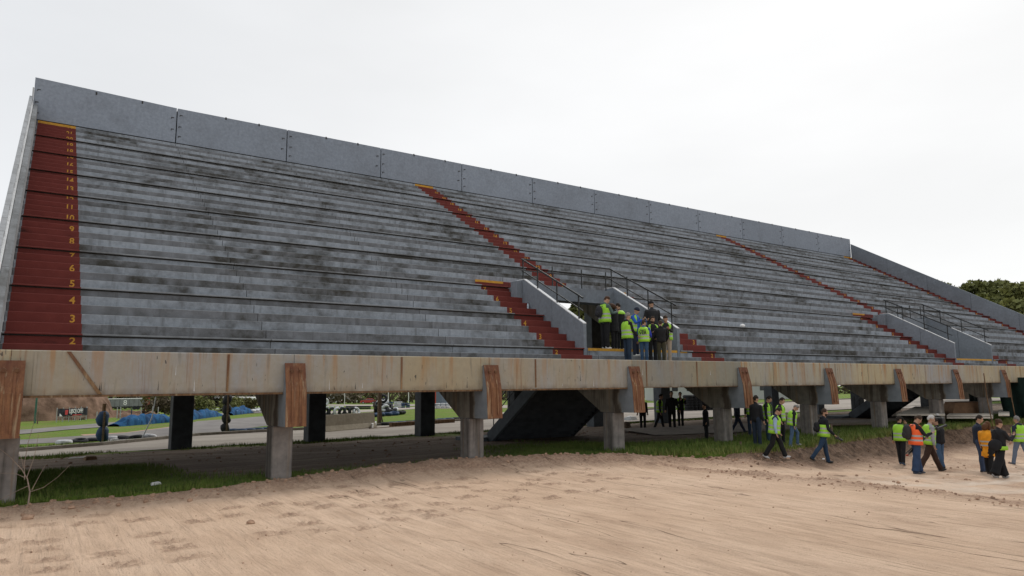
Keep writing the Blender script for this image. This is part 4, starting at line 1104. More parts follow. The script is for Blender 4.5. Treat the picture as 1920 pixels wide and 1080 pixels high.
# ------------------------------------------------------------------ CARS
def make_car(col, lab, lift=0, van=False):
    r = empty('parked_car', (0, 0, 0), lab, 'car', 'cars parked beyond the track'); pm = simple('car_paint', col, .35, .04, 3, .5)
    L_, H_ = 4.3, 1.45 + lift
    prof = [(-L_ / 2, .35), (-L_ / 2, .75 + lift * .3), (-L_ / 2 + .25, .92 + lift * .4), (-.75 - (1.0 if van else 0), 1.0 + lift * .5), (-.25 - (.9 if van else 0), H_), (1.15, H_), (1.85, 1.0 + lift * .4), (L_ / 2 - .05, .9 + lift * .3), (L_ / 2, .6), (L_ / 2, .35)]
    mb = MB()
    n = len(prof)
    for s_, w in ((-1, .82), (1, .82)): pass
    vs = [(x, -.84 if z < 1.02 + lift * .5 else -.66, z) for x, z in prof] + [(x, .84 if z < 1.02 + lift * .5 else .66, z) for x, z in prof]
    mb.add(vs, [tuple(range(n))[::-1], tuple(range(n, 2 * n))] + [(i, (i + 1) % n, (i + 1) % n + n, i + n) for i in range(n)])
    bd = mb.build('body', pm, r)
    zt = H_ - .08; zb = 1.02 + lift * .5
    for s_ in (-1, 1):
        MB().add([(-.62 - (.9 if van else 0), s_ * .845, zb), (.42, s_ * .845, zb), (.42, s_ * .69, zt), (-.18 - (.9 if van else 0), s_ * .69, zt)], [(0, 1, 2, 3)]).build('side_window', M_GLASS, bd)
        MB().add([(.5, s_ * .845, zb), (1.6, s_ * .845, zb), (1.08, s_ * .69, zt), (.5, s_ * .69, zt)], [(0, 1, 2, 3)]).build('side_window', M_GLASS, bd)
        for x in (-1.35, 1.35):
            w_ = MB().tube([(x, s_ * .66, .33), (x, s_ * .87, .33)], .33, 14).build('wheel', M_TYRE, r); MB().tube([(x, s_ * .871, .33), (x, s_ * .885, .33)], .19, 10).build('rim', M_STEEL, w_)
        MB().box(-L_ / 2 - .01, -L_ / 2 + .06, s_ * .7 - .13, s_ * .7 + .13, .62, .74).build('headlight', M_WHITE, r)
    return r
cars = [((486, 758), (.42, .02, .03), 'red car beside the kiosk at the far edge of the track', -.3, 0), ((494, 760), (.7, .7, .7), 'white car in front of the red car by the kiosk', 2.9, 0),
        ((616, 755.5), (.65, .65, .66), 'white car in front of the pinkish building, left in the car park', .2, 0), ((632, 756), (.62, .62, .62), 'pale silver hatchback between the two red ones in the car park', .2, 0),
        ((645, 756), (.38, .03, .03), 'small red car in the middle of the car park row', .3, 0), ((664, 755.5), (.72, .72, .72), 'large white pickup-like car at the right of the car park row', .1, .25),
        ((690, 757), (.4, .04, .04), 'red car behind the thin pole left of the tyre heap', .2, 0), ((760, 754), (.5, .5, .5), 'silver car in the far car park between two white poles', .2, 0),
        ((845, 753), (.7, .7, .7), 'white van right of the blue-grey container', .2, .5), ((1332, 752), (.6, .6, .6), 'pale car seen between the silhouetted people and the raker haunch', .2, 0)]
for (p, col, lab, rz, lift) in cars:
    c = make_car(col, lab, lift, lift > .4); x, y = G(*p); place(c, x, y, zt(y), rz - .6)

# far tyre wall in white and blue blocks
for i, (pa, pb, key, hh) in enumerate([((605, 768), (652, 767), M_TYREW, .45), ((652, 767), (700, 767), M_TYRE, .6), ((716, 766), (742, 765), M_TYREB, .9), ((742, 765), (756, 765), M_TYREW, .9),
                                  ((756, 765), (776, 764.5), M_TYREB, .8), ((803, 766), (812, 766), M_TYREB, .9), ((812, 766), (850, 765), M_TYREW, .8), ((340, 776), (470, 768), M_TYRE, .25), ((360, 769), (500, 766), M_TYREW, .4)]):
    a = Vector(G(*pa)); b = Vector(G(*pb)); L = (b - a).length; d = (b - a) / L; n = int(L / .62); mb = MB(); rows = max(1, int(hh / .22))
    for u in range(n):
        for k in range(rows): mb.torus((a.x + d.x * u * .62, a.y + d.y * u * .62, zt(a.y + d.y * u * .62) + .11 + k * .21), .21, .09, None, 8, 5)
    tag(mb.build('tyre_wall', key), '%s stretch of low stacked tyre wall far beyond the infield, segment %d from the first' % ({M_TYREW: 'white', M_TYRE: 'black', M_TYREB: 'blue'}[key], i + 1), 'tyre wall', 'far tyre walls', 'stuff')

# right side: tyre stacks seen behind the silhouettes
for i, px in enumerate((1291, 1299, 1307, 1315, 1323, 1331, 1339, 1348)):
    x, y = G(px, 771 - i * .3); r = empty('tyre_stack', (x, y, -.3), 'stack of mossy tyres behind the silhouetted people, number %d from the left' % (i + 1), 'tyre stack', 'tyre stacks by the right road')
    for k in range(6): tyre(0, 0, .14 + k * .25, 'k', (0, 0, k), 1.7, parent=r)

# ------------------------------------------------------------------ JUNK UNDER THE RIGHT BAYS
def slab(pts, z, t, mat, name, lab, cat, group=None):
    P = [G(*p, z) for p in pts]; o = MB().zprism(P, z - t, z, 0).build(name, mat); return tag(o, lab, cat, group)
for i in range(5):
    z = .62 - i * .1
    slab([(1682 - i * 1.5, 777), (1772, 777), (1764 + i, 762), (1716 + i, 762)], z, .07, M_PLANK, 'board', 'pale board, number %d from the top of the low pile behind the phone man' % (i + 1), 'board', 'pile of pale boards')
tag(slab([(1690, 779), (1770, 779), (1762, 764), (1716, 764)], .12, .42, M_DKHOLE, 'pallet', 'dark pallet under the pile of pale boards', 'pallet'))
slab([(1775, 783), (1862, 783), (1860, 779), (1778, 779)], .38, .05, M_PLANK, 'board', 'long pale board lying below the brown padded seat', 'board')
slab([(1775, 779), (1862, 779), (1856, 775), (1780, 775)], .46, .05, M_PLANK, 'board', 'upper pale board behind the brown padded seat', 'board')
slab([(1872, 778), (1893, 778), (1892, 768), (1872, 768)], .5, .06, M_PLANK, 'board', 'pale board seen beside the ninth front column', 'board')
for i in range(4):
    slab([(1550, 800 - i), (1640, 798 - i), (1640, 795 - i), (1552, 796 - i)], -.0 + i * .05, .04, M_WOOD, 'plank', 'brown plank, number %d from the bottom of the pile below the far stair' % (i + 1), 'plank', 'brown planks below the stair')
def sofa():
    x, y = G(1812, 778, .3); r = empty('upturned_sofa', (x, y, .3), 'brown padded seat lying upside down behind the photographers', 'seat', None, -.5)
    m_ = simple('brown_padding', (.24, .14, .08), .8, .15, 4)
    MB().add(*(lambda v, f: (v, f))([(-1.3, -.5, 0), (1.2, -.5, 0), (1.2, .6, 0), (-1.3, .6, 0), (-.95, -.4, .75), (1.0, -.4, .78), (1.0, .5, .82), (-.95, .5, .8), ], [(0, 3, 2, 1), (4, 5, 6, 7), (0, 1, 5, 4), (1, 2, 6, 5), (2, 3, 7, 6), (3, 0, 4, 7)])).build('cushion', m_, r)
    MB().box(-1.5, -1.0, -.6, -.1, -.25, .12).build('arm_rest', M_WOOD, r)
sofa()
def net(p0, p1, top, z, lab, seed):
    a = Vector(G(*p0, z)); b = Vector(G(*p1, z)); L = (b - a).length; d = (b - a) / L; h = 2.55; n = max(6, int(L / .18)); vs = []; fs = []
    q = Vector((-d.y, d.x))
    for i in range(n + 1):
        for j in range(9):
            u = L * i / n; o_ = .18 * math.sin(i * 1.1 + j * .35 + seed) * (1 - j / 9) + .1 * vnoise(i * .6, j * .5, seed)
            c = a + d * u + q * o_; vs.append((c.x, c.y, z + h * j / 8))
    for i in range(n):
        for j in range(8): fs.append((i * 9 + j, (i + 1) * 9 + j, (i + 1) * 9 + j + 1, i * 9 + j + 1))
    o = MB().add(vs, fs).build('shade_net', simple('green_net', (.008, .022, .018), .9, .4, 3), None, True); tag(o, lab, 'net')
net((1820, 780), (1848, 784), 735, 0, 'narrow dark green shade net hanging beside the padded seat', 1)
net((1880, 786), (1990, 790), 745, 0, 'wide dark green shade net under the last bay at the right edge', 2)
post(1862, 797, 700, .03, M_RUST2, 'rusty_pole', 'rusty pole with a lashed foot left of the eighth bracket', 'pole', (-14, 0), .0)
post(1906, 790, 712, .03, M_RUST2, 'rusty_pole', 'rusty pole beside the last bracket at the right', 'pole', (-10, 0), .0)
post(1560, 818, 795, .05, M_WOOD, 'wooden_stake', 'short brown stake in the grass behind the lone photographer', 'stake', (0, 0), 0)
post(1389, 838, 828, .05, M_WOOD, 'wooden_stake', 'short brown stake in the grass right of the fifth front column', 'stake', (0, 0), 0)

# small rubbish
def scrap(px, py, z, w, d, h, mat, lab, cat, rz=.3):
    x, y = G(px, py, z); vs = [(-w, -d, 0), (w, -d * .8, 0), (w * .9, d, .01), (-w * .8, d * .9, 0), (-w * .8, -d * .7, h), (w * .85, -d * .6, h * .8), (w * .7, d * .8, h), (-w * .7, d * .7, h * .7)]
    o = MB().add(vs, [(0, 3, 2, 1), (4, 5, 6, 7), (0, 1, 5, 4), (1, 2, 6, 5), (2, 3, 7, 6), (3, 0, 4, 7)]).build(cat.replace(' ', '_'), mat); o.location = (x, y, z); o.rotation_euler.z = rz; return tag(o, lab, cat)
scrap(291, 909, .05, .13, .07, .07, M_WHITE, 'crushed white carton in the grass under the first bay', 'carton')
scrap(168, 862, -.15, .2, .2, .14, M_RUST2, 'broken reddish brick at the edge of the bare strip under the first bay', 'brick')
scrap(152, 858, -.2, .45, .06, .03, M_WHITE, 'white strip lying beside the broken brick', 'strip', .1)
scrap(214, 826, -.3, .2, .12, .12, M_WHITE, 'white plastic bag on the verge beside the padded post', 'bag')
scrap(1182, 788, -.25, .5, .4, .3, M_STEEL, 'heap of blue and white bags by the road behind the fourth bay', 'bags')
scrap(1300, 770, -.28, .35, .3, .25, M_WHITE, 'white sack on the kerb before the tyre stacks', 'sack')
scrap(1174, 802, -.1, .3, .2, .35, M_WOOD, 'small brown crate beside the fourth front column', 'crate')
scrap(1544, 861, -.3, .06, .04, .03, M_WHITE, 'scrap of white paper on the bank behind the walkers', 'paper')
scrap(1713, 856, -.3, .05, .04, .03, M_WHITE, 'white paper scrap on the trodden ground', 'paper')
# things on the benches
def bagonstep():
    k = 7; x = 29.6; p = GY(1391, 590, YK(k) + .1)
    o = MB().ell((0, 0, 0), .16, .12, .10, 10, 6).build('white_bag', M_WHITE, None, True); o.location = (p[0], p[1], ZK(k) + .07); tag(o, 'white plastic bag left on a grey bench right of the passage', 'bag')
bagonstep()
b_ = empty('water_bottle', (17.12, YK(9) - .05, ZK(8)), 'clear water bottle standing on the red step beside the passage wall', 'bottle')
bm = simple('bottle_plastic', (.45, .55, .62), .2, .05, 3, .5)
MB().tube([(0, 0, 0), (0, 0, .2), (0, 0, .25), (0, 0, .29)], [.045, .045, .018, .016], 10).build('bottle_body', bm, b_)
MB().tube([(0, 0, .29), (0, 0, .315)], .02, 8).build('cap', M_TYREB, b_)
x_, y_, z_ = GY(1141, 601, 24.2)

# bare sapling in front of the first column
def sapling():
    x, y = G(53, 944, .0); r = empty('bare_sapling', (x, y, -.02), 'leafless pale sapling in front of the leftmost column', 'sapling')
    m_ = simple('pale_twig', (.30, .23, .18), .9, .2)
    s = math.hypot(x, y) * .95 / FPX
    rt, up = Vector((RM[0, 0], RM[1, 0], 0)).normalized(), Vector((0, 0, 1))
    def P(px, py, d=0): return rt * (px - 53) * s + up * (944 - py) * s + Vector((-rt.y, rt.x, 0)) * d
    lines = [[(53, 946), (52, 925), (46, 905), (38, 890), (20, 870), (3, 857)], [(53, 925), (75, 918), (97, 903), (118, 882)], [(46, 905), (44, 880), (45, 850), (49, 820), (52, 800)],
             [(48, 902), (55, 870), (58, 835)], [(50, 915), (35, 922), (10, 936), (-5, 945)], [(45, 902), (30, 895), (0, 895)], [(58, 922), (66, 900), (72, 885)], [(38, 888), (36, 875), (30, 862)]]
    for i, ln in enumerate(lines):
        pts = [P(a, b, .05 * math.sin(i * 2 + j)) for j, (a, b) in enumerate(ln)]; w = .020 if i == 0 else .009
        MB().tube(pts, [max(.003, w * (1 - .8 * j / (len(pts) - 1))) for j in range(len(pts))], 5).build('trunk' if i == 0 else 'twig', m_, r)
sapling()

# ------------------------------------------------------------------ GRASS AND CLODS
def blades(name, n, xr, yr, keep, zf, hmin, hmax, mats, label_kind='stuff', seed=1, wid=.012):
    rng = np.random.default_rng(seed); x = rng.uniform(*xr, n); y = rng.uniform(*yr, n); k = keep(x, y, rng); x = x[k]; y = y[k]; m = len(x)
    z = zf(x, y); h = rng.uniform(hmin, hmax, m) * (1 + .8 * np.clip(fbm(x * .9, y * .9, seed + 5, 2), -.6, 1)); a = rng.uniform(0, 6.28, m); ln = rng.uniform(.1, .6, m) * h; w = rng.uniform(.6, 1.4, m) * wid
    dx, dy = np.cos(a), np.sin(a); v = np.stack([np.stack([x - dy * w, y + dx * w, z - .02], -1), np.stack([x + dy * w, y - dx * w, z - .02], -1), np.stack([x + dx * ln, y + dy * ln, z + h], -1)], 1).reshape(-1, 3)
    o = link(name, np_mesh(name, v, np.arange(3 * m).reshape(-1, 3), mats)); return tag(o, kind='stuff')
def grass_mat(name, a, b, d):
    m = NM(name, .8, .2); P = m.pos(); c = m.mix(m.rng(m.noise(1.2, P, 4), .35, .65), a, b); c = m.mix(m.rng(m.noise(9, P, 3), .5, .75, 0, .8), c, d); m.color(c); return m.mat
M_GRASS = grass_mat('grass_blades', (.065, .115, .02), (.13, .18, .035), (.22, .19, .08))
M_GRASSD = grass_mat('dry_grass_blades', (.14, .17, .04), (.20, .20, .06), (.25, .2, .1))
g1 = blades('grass', 90000, (-2, 20), (18.4, 27), lambda x, y, r: (y > edge_y(x) + .0) & (r.random(len(x)) < np.clip(1.1 - 1.5 * soil_at(x, y), .0, 1)), lambda x, y: under_z(x, y), .05, .14, M_GRASS, seed=2)
g1['label'] = 'short green grass under the left bays'
g2 = blades('grass', 80000, (17, 62), (15.5, 23), lambda x, y, r: (y > edge_y(x) - .25) & (r.random(len(x)) < np.interp(y - edge_y(x), [-.3, 0, 3, 5], [.6, 1, .8, 0])), lambda x, y: under_z(x, y), .06, .2, M_GRASS, seed=3, wid=.018)
g2['label'] = 'rough grass on the top of the bank'
g3 = blades('dry_grass', 14000, (17, 62), (15.3, 18.2), lambda x, y, r: (np.abs(y - edge_y(x)) < .4), lambda x, y: under_z(x, y) - .03, .08, .3, M_GRASSD, seed=4, wid=.016)
g3['label'] = 'dry grass tufts hanging over the cut bank'
g4 = blades('grass', 42000, (-2, 50), (31.5, 36), lambda x, y, r: (np.abs(y - np.interp(x, [0, 10, 21, 34, 60], [33.4, 33.8, 34.4, 35.6, 37])) < .75) & (fbm(x * .6, y * .6, 402, 3) > -.3), lambda x, y: under_z(x, y), .05, .15, M_GRASS, seed=5, wid=.02)
g4['label'] = 'grass along the near edge of the service road'
def verge_keep(x, y, r):
    f_ = np.interp(x, [0, 3, 8, 16, 24, 34], [37.0, 38.4, 42.4, 43.8, 45.2, 47.5]); return (y > f_ + .25) & (y < f_ + np.interp(x, [0, 8, 20], [3.2, 1.6, 1.4]))
g5 = blades('grass', 60000, (-1, 34), (37, 50), verge_keep, lambda x, y: -.3 + 0 * x, .05, .17, M_GRASS, seed=6, wid=.028)
g5['label'] = 'bright green grass on the verge beyond the road kerb'
# clods of earth
def clods(n, fn, smin, smax, mat, name, lab, seed):
    rng = np.random.default_rng(seed); base = MB().ell((0, 0, 0), 1, 1, .75, 6, 4); bv = np.array(base.v); bf = base.f
    vs = []; qs = []; off = 0; c = 0
    while c < n:
        x, y = fn(rng)
        z = float(sand_height(np.array([[x]]), np.array([[y]]))[0][0, 0]); s = smin + (smax - smin) * rng.random() ** 3
        v = bv * (1 + .16 * rng.normal(size=(len(bv), 1))) * s * rng.uniform(.7, 1.3, 3); vs.append(v + [x, y, z + s * .2]); qs += [tuple(i + off for i in f) for f in bf]; off += len(bv); c += 1
    me = bpy.data.meshes.new(name); me.from_pydata(np.concatenate(vs).tolist(), [], qs); me.materials.append(mat); me.update()
    o = link(name, me); tag(o, kind='stuff'); o['label'] = lab; return o
M_CLOD = simple('clod_earth', (.36, .235, .16), .97, .25, 6); M_CLODD = simple('dark_clod_earth', (.20, .125, .085), .97, .3, 6)
def f1(r): x = r.uniform(-1, 22); return x, edge_y(x) - .1 - abs(r.normal()) * .55
def f2(r): y = r.uniform(5, 16); x = float(np.interp(y, [4, 6.6, 11.7, 15, 17], [17.6, 17.5, 17.5, 16.6, 15.6])) + .5 + r.normal() * .55; return x, y
def f3(r): return r.uniform(-1, 17), r.uniform(7, 17.6)
def f4(r): x = r.uniform(19, 55); return x, edge_y(x) - .1 - abs(r.normal()) * 1.0
def f5(r): return r.uniform(18, 40), r.uniform(5, 15)
clods(800, f1, .010, .065, M_CLOD, 'clods', 'loose clods along the berm', 1)
clods(420, f2, .008, .045, M_CLOD, 'clods', 'loose clods in the windrow on the right', 2)
clods(800, f3, .004, .018, M_CLOD, 'pebbles', 'crumbs of soil on the rolled sand', 3)
clods(330, f4, .012, .06, M_CLODD, 'clods', 'dark clods fallen from the cut bank', 4)
clods(250, f5, .01, .07, M_CLOD, 'clods', 'loose clods on the trodden ground', 5)
_r = np.random.default_rng(9); _b = np.array(MB().ell((0, 0, 0), 1, 1, .6, 6, 4).v); _f = MB().ell((0, 0, 0), 1, 1, .6, 6, 4).f; _v = []; _q = []
for i in range(900):
    x = _r.uniform(-1, 30); y = _r.uniform(20, 33.5); sz = .012 + .06 * _r.random() ** 4; _q += [tuple(a + len(_b) * i for a in f) for f in _f]
    _v.append(_b * (1 + .15 * _r.normal(size=(len(_b), 1))) * sz + [x, y, float(under_z(x, y)) + .06 * float(fbm(x * .8, y * .8, 201, 4)) + sz * .2])
_m = bpy.data.meshes.new('rubble'); _m.from_pydata(np.concatenate(_v).tolist(), [], _q); _m.materials.append(M_CLODD); _o = link('rubble', _m); tag(_o, 'crumbs of earth and rubble on the bare soil under the stand', None, None, 'stuff')
for i, (px, py, s) in enumerate([(52, 971, .085), (134, 953, .06), (270, 925, .07), (238, 929, .04), (470, 983, .06), (60, 966, .04), (508, 893, .1)]):
    x, y = G(px, py, -.07); rng = np.random.default_rng(i); mb = MB().ell((0, 0, 0), s * 1.3, s, s * .8, 9, 6); mb.v = [tuple(np.array(v) * (1 + .12 * rng.normal())) for v in mb.v]
    o = mb.build('rock', M_CLOD, None, False); z = float(sand_height(np.array([[x]]), np.array([[y]]))[0][0, 0]); o.location = (x, y, z + s * .3)
    tag(o, 'lump of dried earth on the sand, number %d from the left near the stand edge' % (i + 1), 'rock', 'lumps on the sand')

# ------------------------------------------------------------------ PEOPLE
def cloth(name, c, var=.18, rough=.85):
    m = NM(name, rough, .25); P = m.pos(obj=True); n = m.noise(6, P, 4); f = m.noise(70, P, 2)
    cc = m.mix(m.rng(n, .3, .7), tuple(x * (1 - var) for x in c), tuple(min(1, x * (1 + var)) for x in c)); m.color(cc); m.bump(n, .35, .03); return m.mat
CL = {}
def C_(c):
    k = tuple(round(x, 3) for x in c)
    if k not in CL: CL[k] = cloth('cloth_%d' % len(CL), c)
    return CL[k]
SKIN = cloth('skin', (.42, .25, .17), .06, .6); SKIND = cloth('tanned_skin', (.30, .17, .11), .06, .6)
HB = (.022, .016, .012); HR = (.06, .03, .018); HG = (.20, .19, .18); HW = (.5, .49, .47); HBR = (.045, .028, .018)
M_LIME = cloth('hi_vis_lime', (.31, .60, .05), .1, .6); M_BAND = simple('reflective_band', (.36, .37, .37), .4, .1, 8, .6)
M_HVO = cloth('hi_vis_orange', (.85, .13, .035), .1, .6)
M_EYE = simple('eye_dark', (.015, .012, .01), .3); M_MOUTH = simple('lips', (.30, .12, .10), .6)
BLACK = (.014, .014, .016); NAVY = (.018, .024, .042); JEAN = (.035, .062, .115); JEANL = (.085, .135, .20); BLUE = (.02, .05, .24)

def R3(ax, a): return Matrix.Rotation(a, 3, ax)
def person(label, p, H=1.75, yaw=0., top=BLACK, bottom=BLACK, shoes=(.03, .03, .03), hair=HB, skin=None, lean=0, ll=(0, 0), rl=(0, 0), la=(0, 8, 10), ra=(0, 8, 10),
           head=(0, 0), vest=None, vopen=False, hem=0., legw=1., bulk=1., beard=False, vband=None, cap=None, hairlen=0, collar=0, text=None, sleeves=None, ground=True, group=None, bun=False, hood=False):
    skin = skin or SKIN
    root = empty('person', p, label, 'person', group, yaw)
    s = H / 1.79; d2r = math.radians
    T = R3('Y', d2r(lean))                       # torso lean forwards (x forward, y left, z up)
    hip = Vector((0, 0, .93))
    def tp(f, l, u): return hip + T @ Vector((f, l, u))
    prims = []                                   # (mb, bone samples, material)
    mb = MB()
    def rings(rs, n=14, m=0):
        # rs: (center, rx(forward), ry(side), frame matrix)
        vs = []; fs = []
        for c, a, b, F in rs:
            for k in range(n):
                t = 2 * math.pi * k / n; q = 2.5
                cx_, sx_ = math.cos(t), math.sin(t)
                e_ = (abs(cx_) ** q + abs(sx_) ** q) ** (-1 / q)
                vs.append(Vector(c) + F @ Vector((a * cx_ * e_, b * sx_ * e_, 0)))
        for i in range(len(rs) - 1):
            for k in range(n): fs.append((i * n + k, i * n + (k + 1) % n, (i + 1) * n + (k + 1) % n, (i + 1) * n + k))
        fs += [tuple(range(n))[::-1], tuple(range((len(rs) - 1) * n, len(rs) * n))]
        mb.add(vs, fs, m)
    bk = bulk * 1.10; bulk = bulk * 1.25; legw = legw * 1.14
    TOR = [(-.10, .115, .165), (-.02, .128 * bk, .190), (.10, .126 * bk, .186), (.22, .128 * bk, .192), (.34, .132 * bk, .206), (.43, .120 * bk, .212), (.485, .098, .172), (.52, .072, .098)]
    rings([(tp(-.01 if u < 0 else 0, 0, u), a, b, T) for u, a, b in TOR])
    if hem < 0: rings([(tp(0, 0, hem) if False else hip + T @ Vector((0, 0, hem)), .165, .215, T), (tp(0, 0, hem * .4), .15, .195, T), (tp(0, 0, .12), .13, .175, T)])
    # neck and head
    nb = tp(.0, 0, .50); hp = tp(.035, 0, .60)
    mb.tube([tp(0, 0, .46), hp], [.062, .056], 10)
    HM = T @ R3('Z', d2r(head[1])) @ R3('Y', d2r(head[0])); hc = tp(.02, 0, .58) + HM @ Vector((.025, 0, .115))
    mb.ell(hc, .098, .076, .118, 16, 12, 0, HM)
    mb.ell(hc + HM @ Vector((.035, 0, -.058)), .062, .054, .062, 12, 8, 0, HM)        # jaw
    mb.ell(hc + HM @ Vector((.104, 0, -.018)), .020, .013, .026, 8, 6, 0, HM)         # nose
    for sg in (-1, 1): mb.ell(hc + HM @ Vector((-.005, sg * .079, -.012)), .018, .010, .030, 8, 6, 0, HM)
    if hood or collar: mb.ell(tp(-.045, 0, .525), .085, .105, .05, 12, 6, 0, T)
    bones = [('top', tp(0, 0, -.02), tp(0, 0, .44)), ('top', tp(0, -.15, .44), tp(0, .15, .44)), ('top', tp(-.03, 0, .50), tp(-.03, 0, .51)), ('skin', hp + HM @ Vector((.0, 0, .0)), hc)]
    if hem < 0: bones.append(('top', tp(0, -.08, hem + .05), tp(0, .08, hem + .05))); bones.append(('top', tp(0, 0, hem * .5), tp(0, 0, 0)))
    # legs
    feet = []
    for sg, (fl, kn) in ((1, ll), (-1, rl)):
        h0 = hip + Vector((0, sg * .096, -.03)); A = R3('Y', -d2r(fl)); K = R3('Y', -d2r(fl - kn))
        k0 = h0 + A @ Vector((0, 0, -.43)); a0 = k0 + K @ Vector((0, 0, -.42))
        w = legw
        rr = [(h0 + Vector((0, 0, .05)), .095, .095), (h0 + A @ Vector((0, 0, -.12)), .090, .090), (h0 + A @ Vector((0, 0, -.28)), .076 * (1 + .5 * (w - 1)), .076 * (1 + .5 * (w - 1))), (k0, .062 * w, .062 * w),
              (k0 + K @ Vector((-.012, 0, -.13)), .060 * w, .060 * w), (k0 + K @ Vector((0, 0, -.30)), .052 * w ** 1.3, .052 * w ** 1.3), (a0 + K @ Vector((0, 0, .0)), .052 * w ** 1.5, .052 * w ** 1.5)]
        rings([(c, a, b, A if i < 3 else K) for i, (c, a, b) in enumerate(rr)], 12)
        bones += [('bottom', h0, k0), ('bottom', k0, a0 + K @ Vector((0, 0, .0)))]
        ft = d2r(max(0, (kn - fl)) * .75) if kn - fl > 12 else -d2r(max(0, fl - kn) * .5)
        Fm = R3('Y', ft)
        mb.ell(a0 + Fm @ Vector((.05, 0, -.055)), .135, .048, .040, 12, 7, 0, Fm); mb.ell(a0 + Fm @ Vector((-.02, 0, -.035)), .060, .045, .050, 10, 6, 0, Fm)
        bones.append(('shoes', a0 + Fm @ Vector((-.05, 0, -.062)), a0 + Fm @ Vector((.13, 0, -.062))))
        feet.append(min((a0 + Fm @ Vector((.12, 0, -.085))).z, (a0 + Fm @ Vector((-.06, 0, -.085))).z))
    # arms
    hands = []; wr = []
    for sg, (sf, ab, el) in ((1, la), (-1, ra)):
        s0 = tp(0, sg * .192, .440); A = T @ R3('X', sg * d2r(ab)) @ R3('Y', -d2r(sf)) if False else T @ R3('Y', -d2r(sf)) @ R3('X', sg * d2r(ab))
        e0 = s0 + A @ Vector((0, 0, -.29)); F = A @ R3('Z', -sg * d2r(18 if el > 40 else 0)) @ R3('Y', -d2r(el)); w0 = e0 + F @ Vector((0, 0, -.245))
        rings([(s0 + A @ Vector((0, 0, .045)), .045, .045, A), (s0, .066 * bk ** .5, .066 * bk ** .5, A), (s0 + A @ Vector((0, 0, -.15)), .057 * bk ** .5, .057 * bk ** .5, A), (e0, .050, .050, A), (e0 + F @ Vector((0, 0, -.10)), .048, .048, F), (w0, .037, .037, F)], 10)
        bones += [('sleeve', s0, e0), ('sleeve', e0, w0)]; hands.append((sg, w0, F))
        wr.append(w0 + F @ Vector((0, 0, -.09)))
    # voxel union -> one continuous body
    me = mb.mesh('tmp', [M_BLACK]); ob = bpy.data.objects.new('tmp', me); COL.objects.link(ob)
    md = ob.modifiers.new('r', 'REMESH'); md.mode = 'VOXEL'; md.voxel_size = .0165
    sm = ob.modifiers.new('s', 'SMOOTH'); sm.factor = .5; sm.iterations = 2
    dg = bpy.context.evaluated_depsgraph_get(); body = bpy.data.meshes.new_from_object(ob.evaluated_get(dg)); bpy.data.objects.remove(ob); bpy.data.meshes.remove(me)
    body.name = 'body'; body.materials.clear()
    slots = {'skin': 0, 'top': 1, 'bottom': 2, 'shoes': 3, 'sleeve': 4, 'hair': 5, 'eye': 6, 'mouth': 7}
    for mt in (skin, C_(top), C_(bottom), C_(shoes), C_(sleeves or top), C_(hair or HB), M_EYE, M_MOUTH): body.materials.append(mt)
    n = len(body.polygons); cen = np.empty(n * 3); body.polygons.foreach_get('center', cen); cen = cen.reshape(-1, 3)
    best = np.full(n, 1e9); mat = np.zeros(n, int)
    offs = {'skin': -.03, 'top': 0, 'bottom': 0, 'shoes': .0, 'sleeve': -.01}
    for kind, a, b in bones:
        a = np.array(a); b = np.array(b); ab_ = b - a; t = np.clip(((cen - a) @ ab_) / max(1e-9, ab_ @ ab_), 0, 1); dd = np.linalg.norm(cen - (a + t[:, None] * ab_), axis=1)
        dd = dd + offs[kind] - (.05 if kind == 'top' else 0) + (.0 if kind != 'bottom' else -.02)
        k = dd < best; best[k] = dd[k]; mat[k] = slots[kind]
    hl = (cen - np.array(hc)) @ np.array(HM)     # into head space
    dface = lambda x, y, z: np.linalg.norm(hl - np.array([x, y, z]), axis=1)
    nearh = np.linalg.norm(hl, axis=1) < .2
    if beard: mat[nearh & (hl[:, 2] < -.045) & (hl[:, 0] > -.02) & (mat == 0) & (hl[:, 2] > -.13)] = 5
    for yy in (-.034, .034): mat[(dface(.088, yy, .012) < .013)] = 6
    mat[(dface(.088, 0, -.062) < .014) | (dface(.083, .014, -.062) < .012) | (dface(.083, -.014, -.062) < .012)] = 7
    body.polygons.foreach_set('material_index', mat.astype(np.int32)); body.polygons.foreach_set('use_smooth', np.ones(n, bool))
    # hands: palm, four curled fingers of unequal length, thumb from the side
    hm = MB()
    for sg, w0, F in hands:
        hm.ell(w0 + F @ Vector((0, 0, -.045)), .017, .040, .052, 10, 7, 0, F)
        for fy, L_ in ((-.030, .062), (-.010, .074), (.010, .070), (.029, .056)):
            b0 = w0 + F @ Vector((0, fy, -.075)); b1 = b0 + F @ Vector((.008, 0, -L_ * .45)); b2 = b1 + F @ Vector((.018, 0, -L_ * .35)); b3 = b2 + F @ Vector((.016, 0, -L_ * .12))
            hm.tube([b0, b1, b2, b3], [.0105, .010, .009, .006], 6)
        t0 = w0 + F @ Vector((.006, -sg * .028, -.03)); hm.tube([t0, t0 + F @ Vector((.018, -sg * .022, -.028)), t0 + F @ Vector((.03, -sg * .02, -.052))], [.013, .011, .007], 6)
    import bmesh
    bm_ = bmesh.new(); bm_.from_mesh(body); hme = hm.mesh('h', [skin], True); bm_.from_mesh(hme); bm_.to_mesh(body); bm_.free(); bpy.data.meshes.remove(hme)
    zmin = min(feet)
    def put(o): o.location = (0, 0, -zmin * s); o.scale = (s, s, s); return o
    put(link('body', body, root))
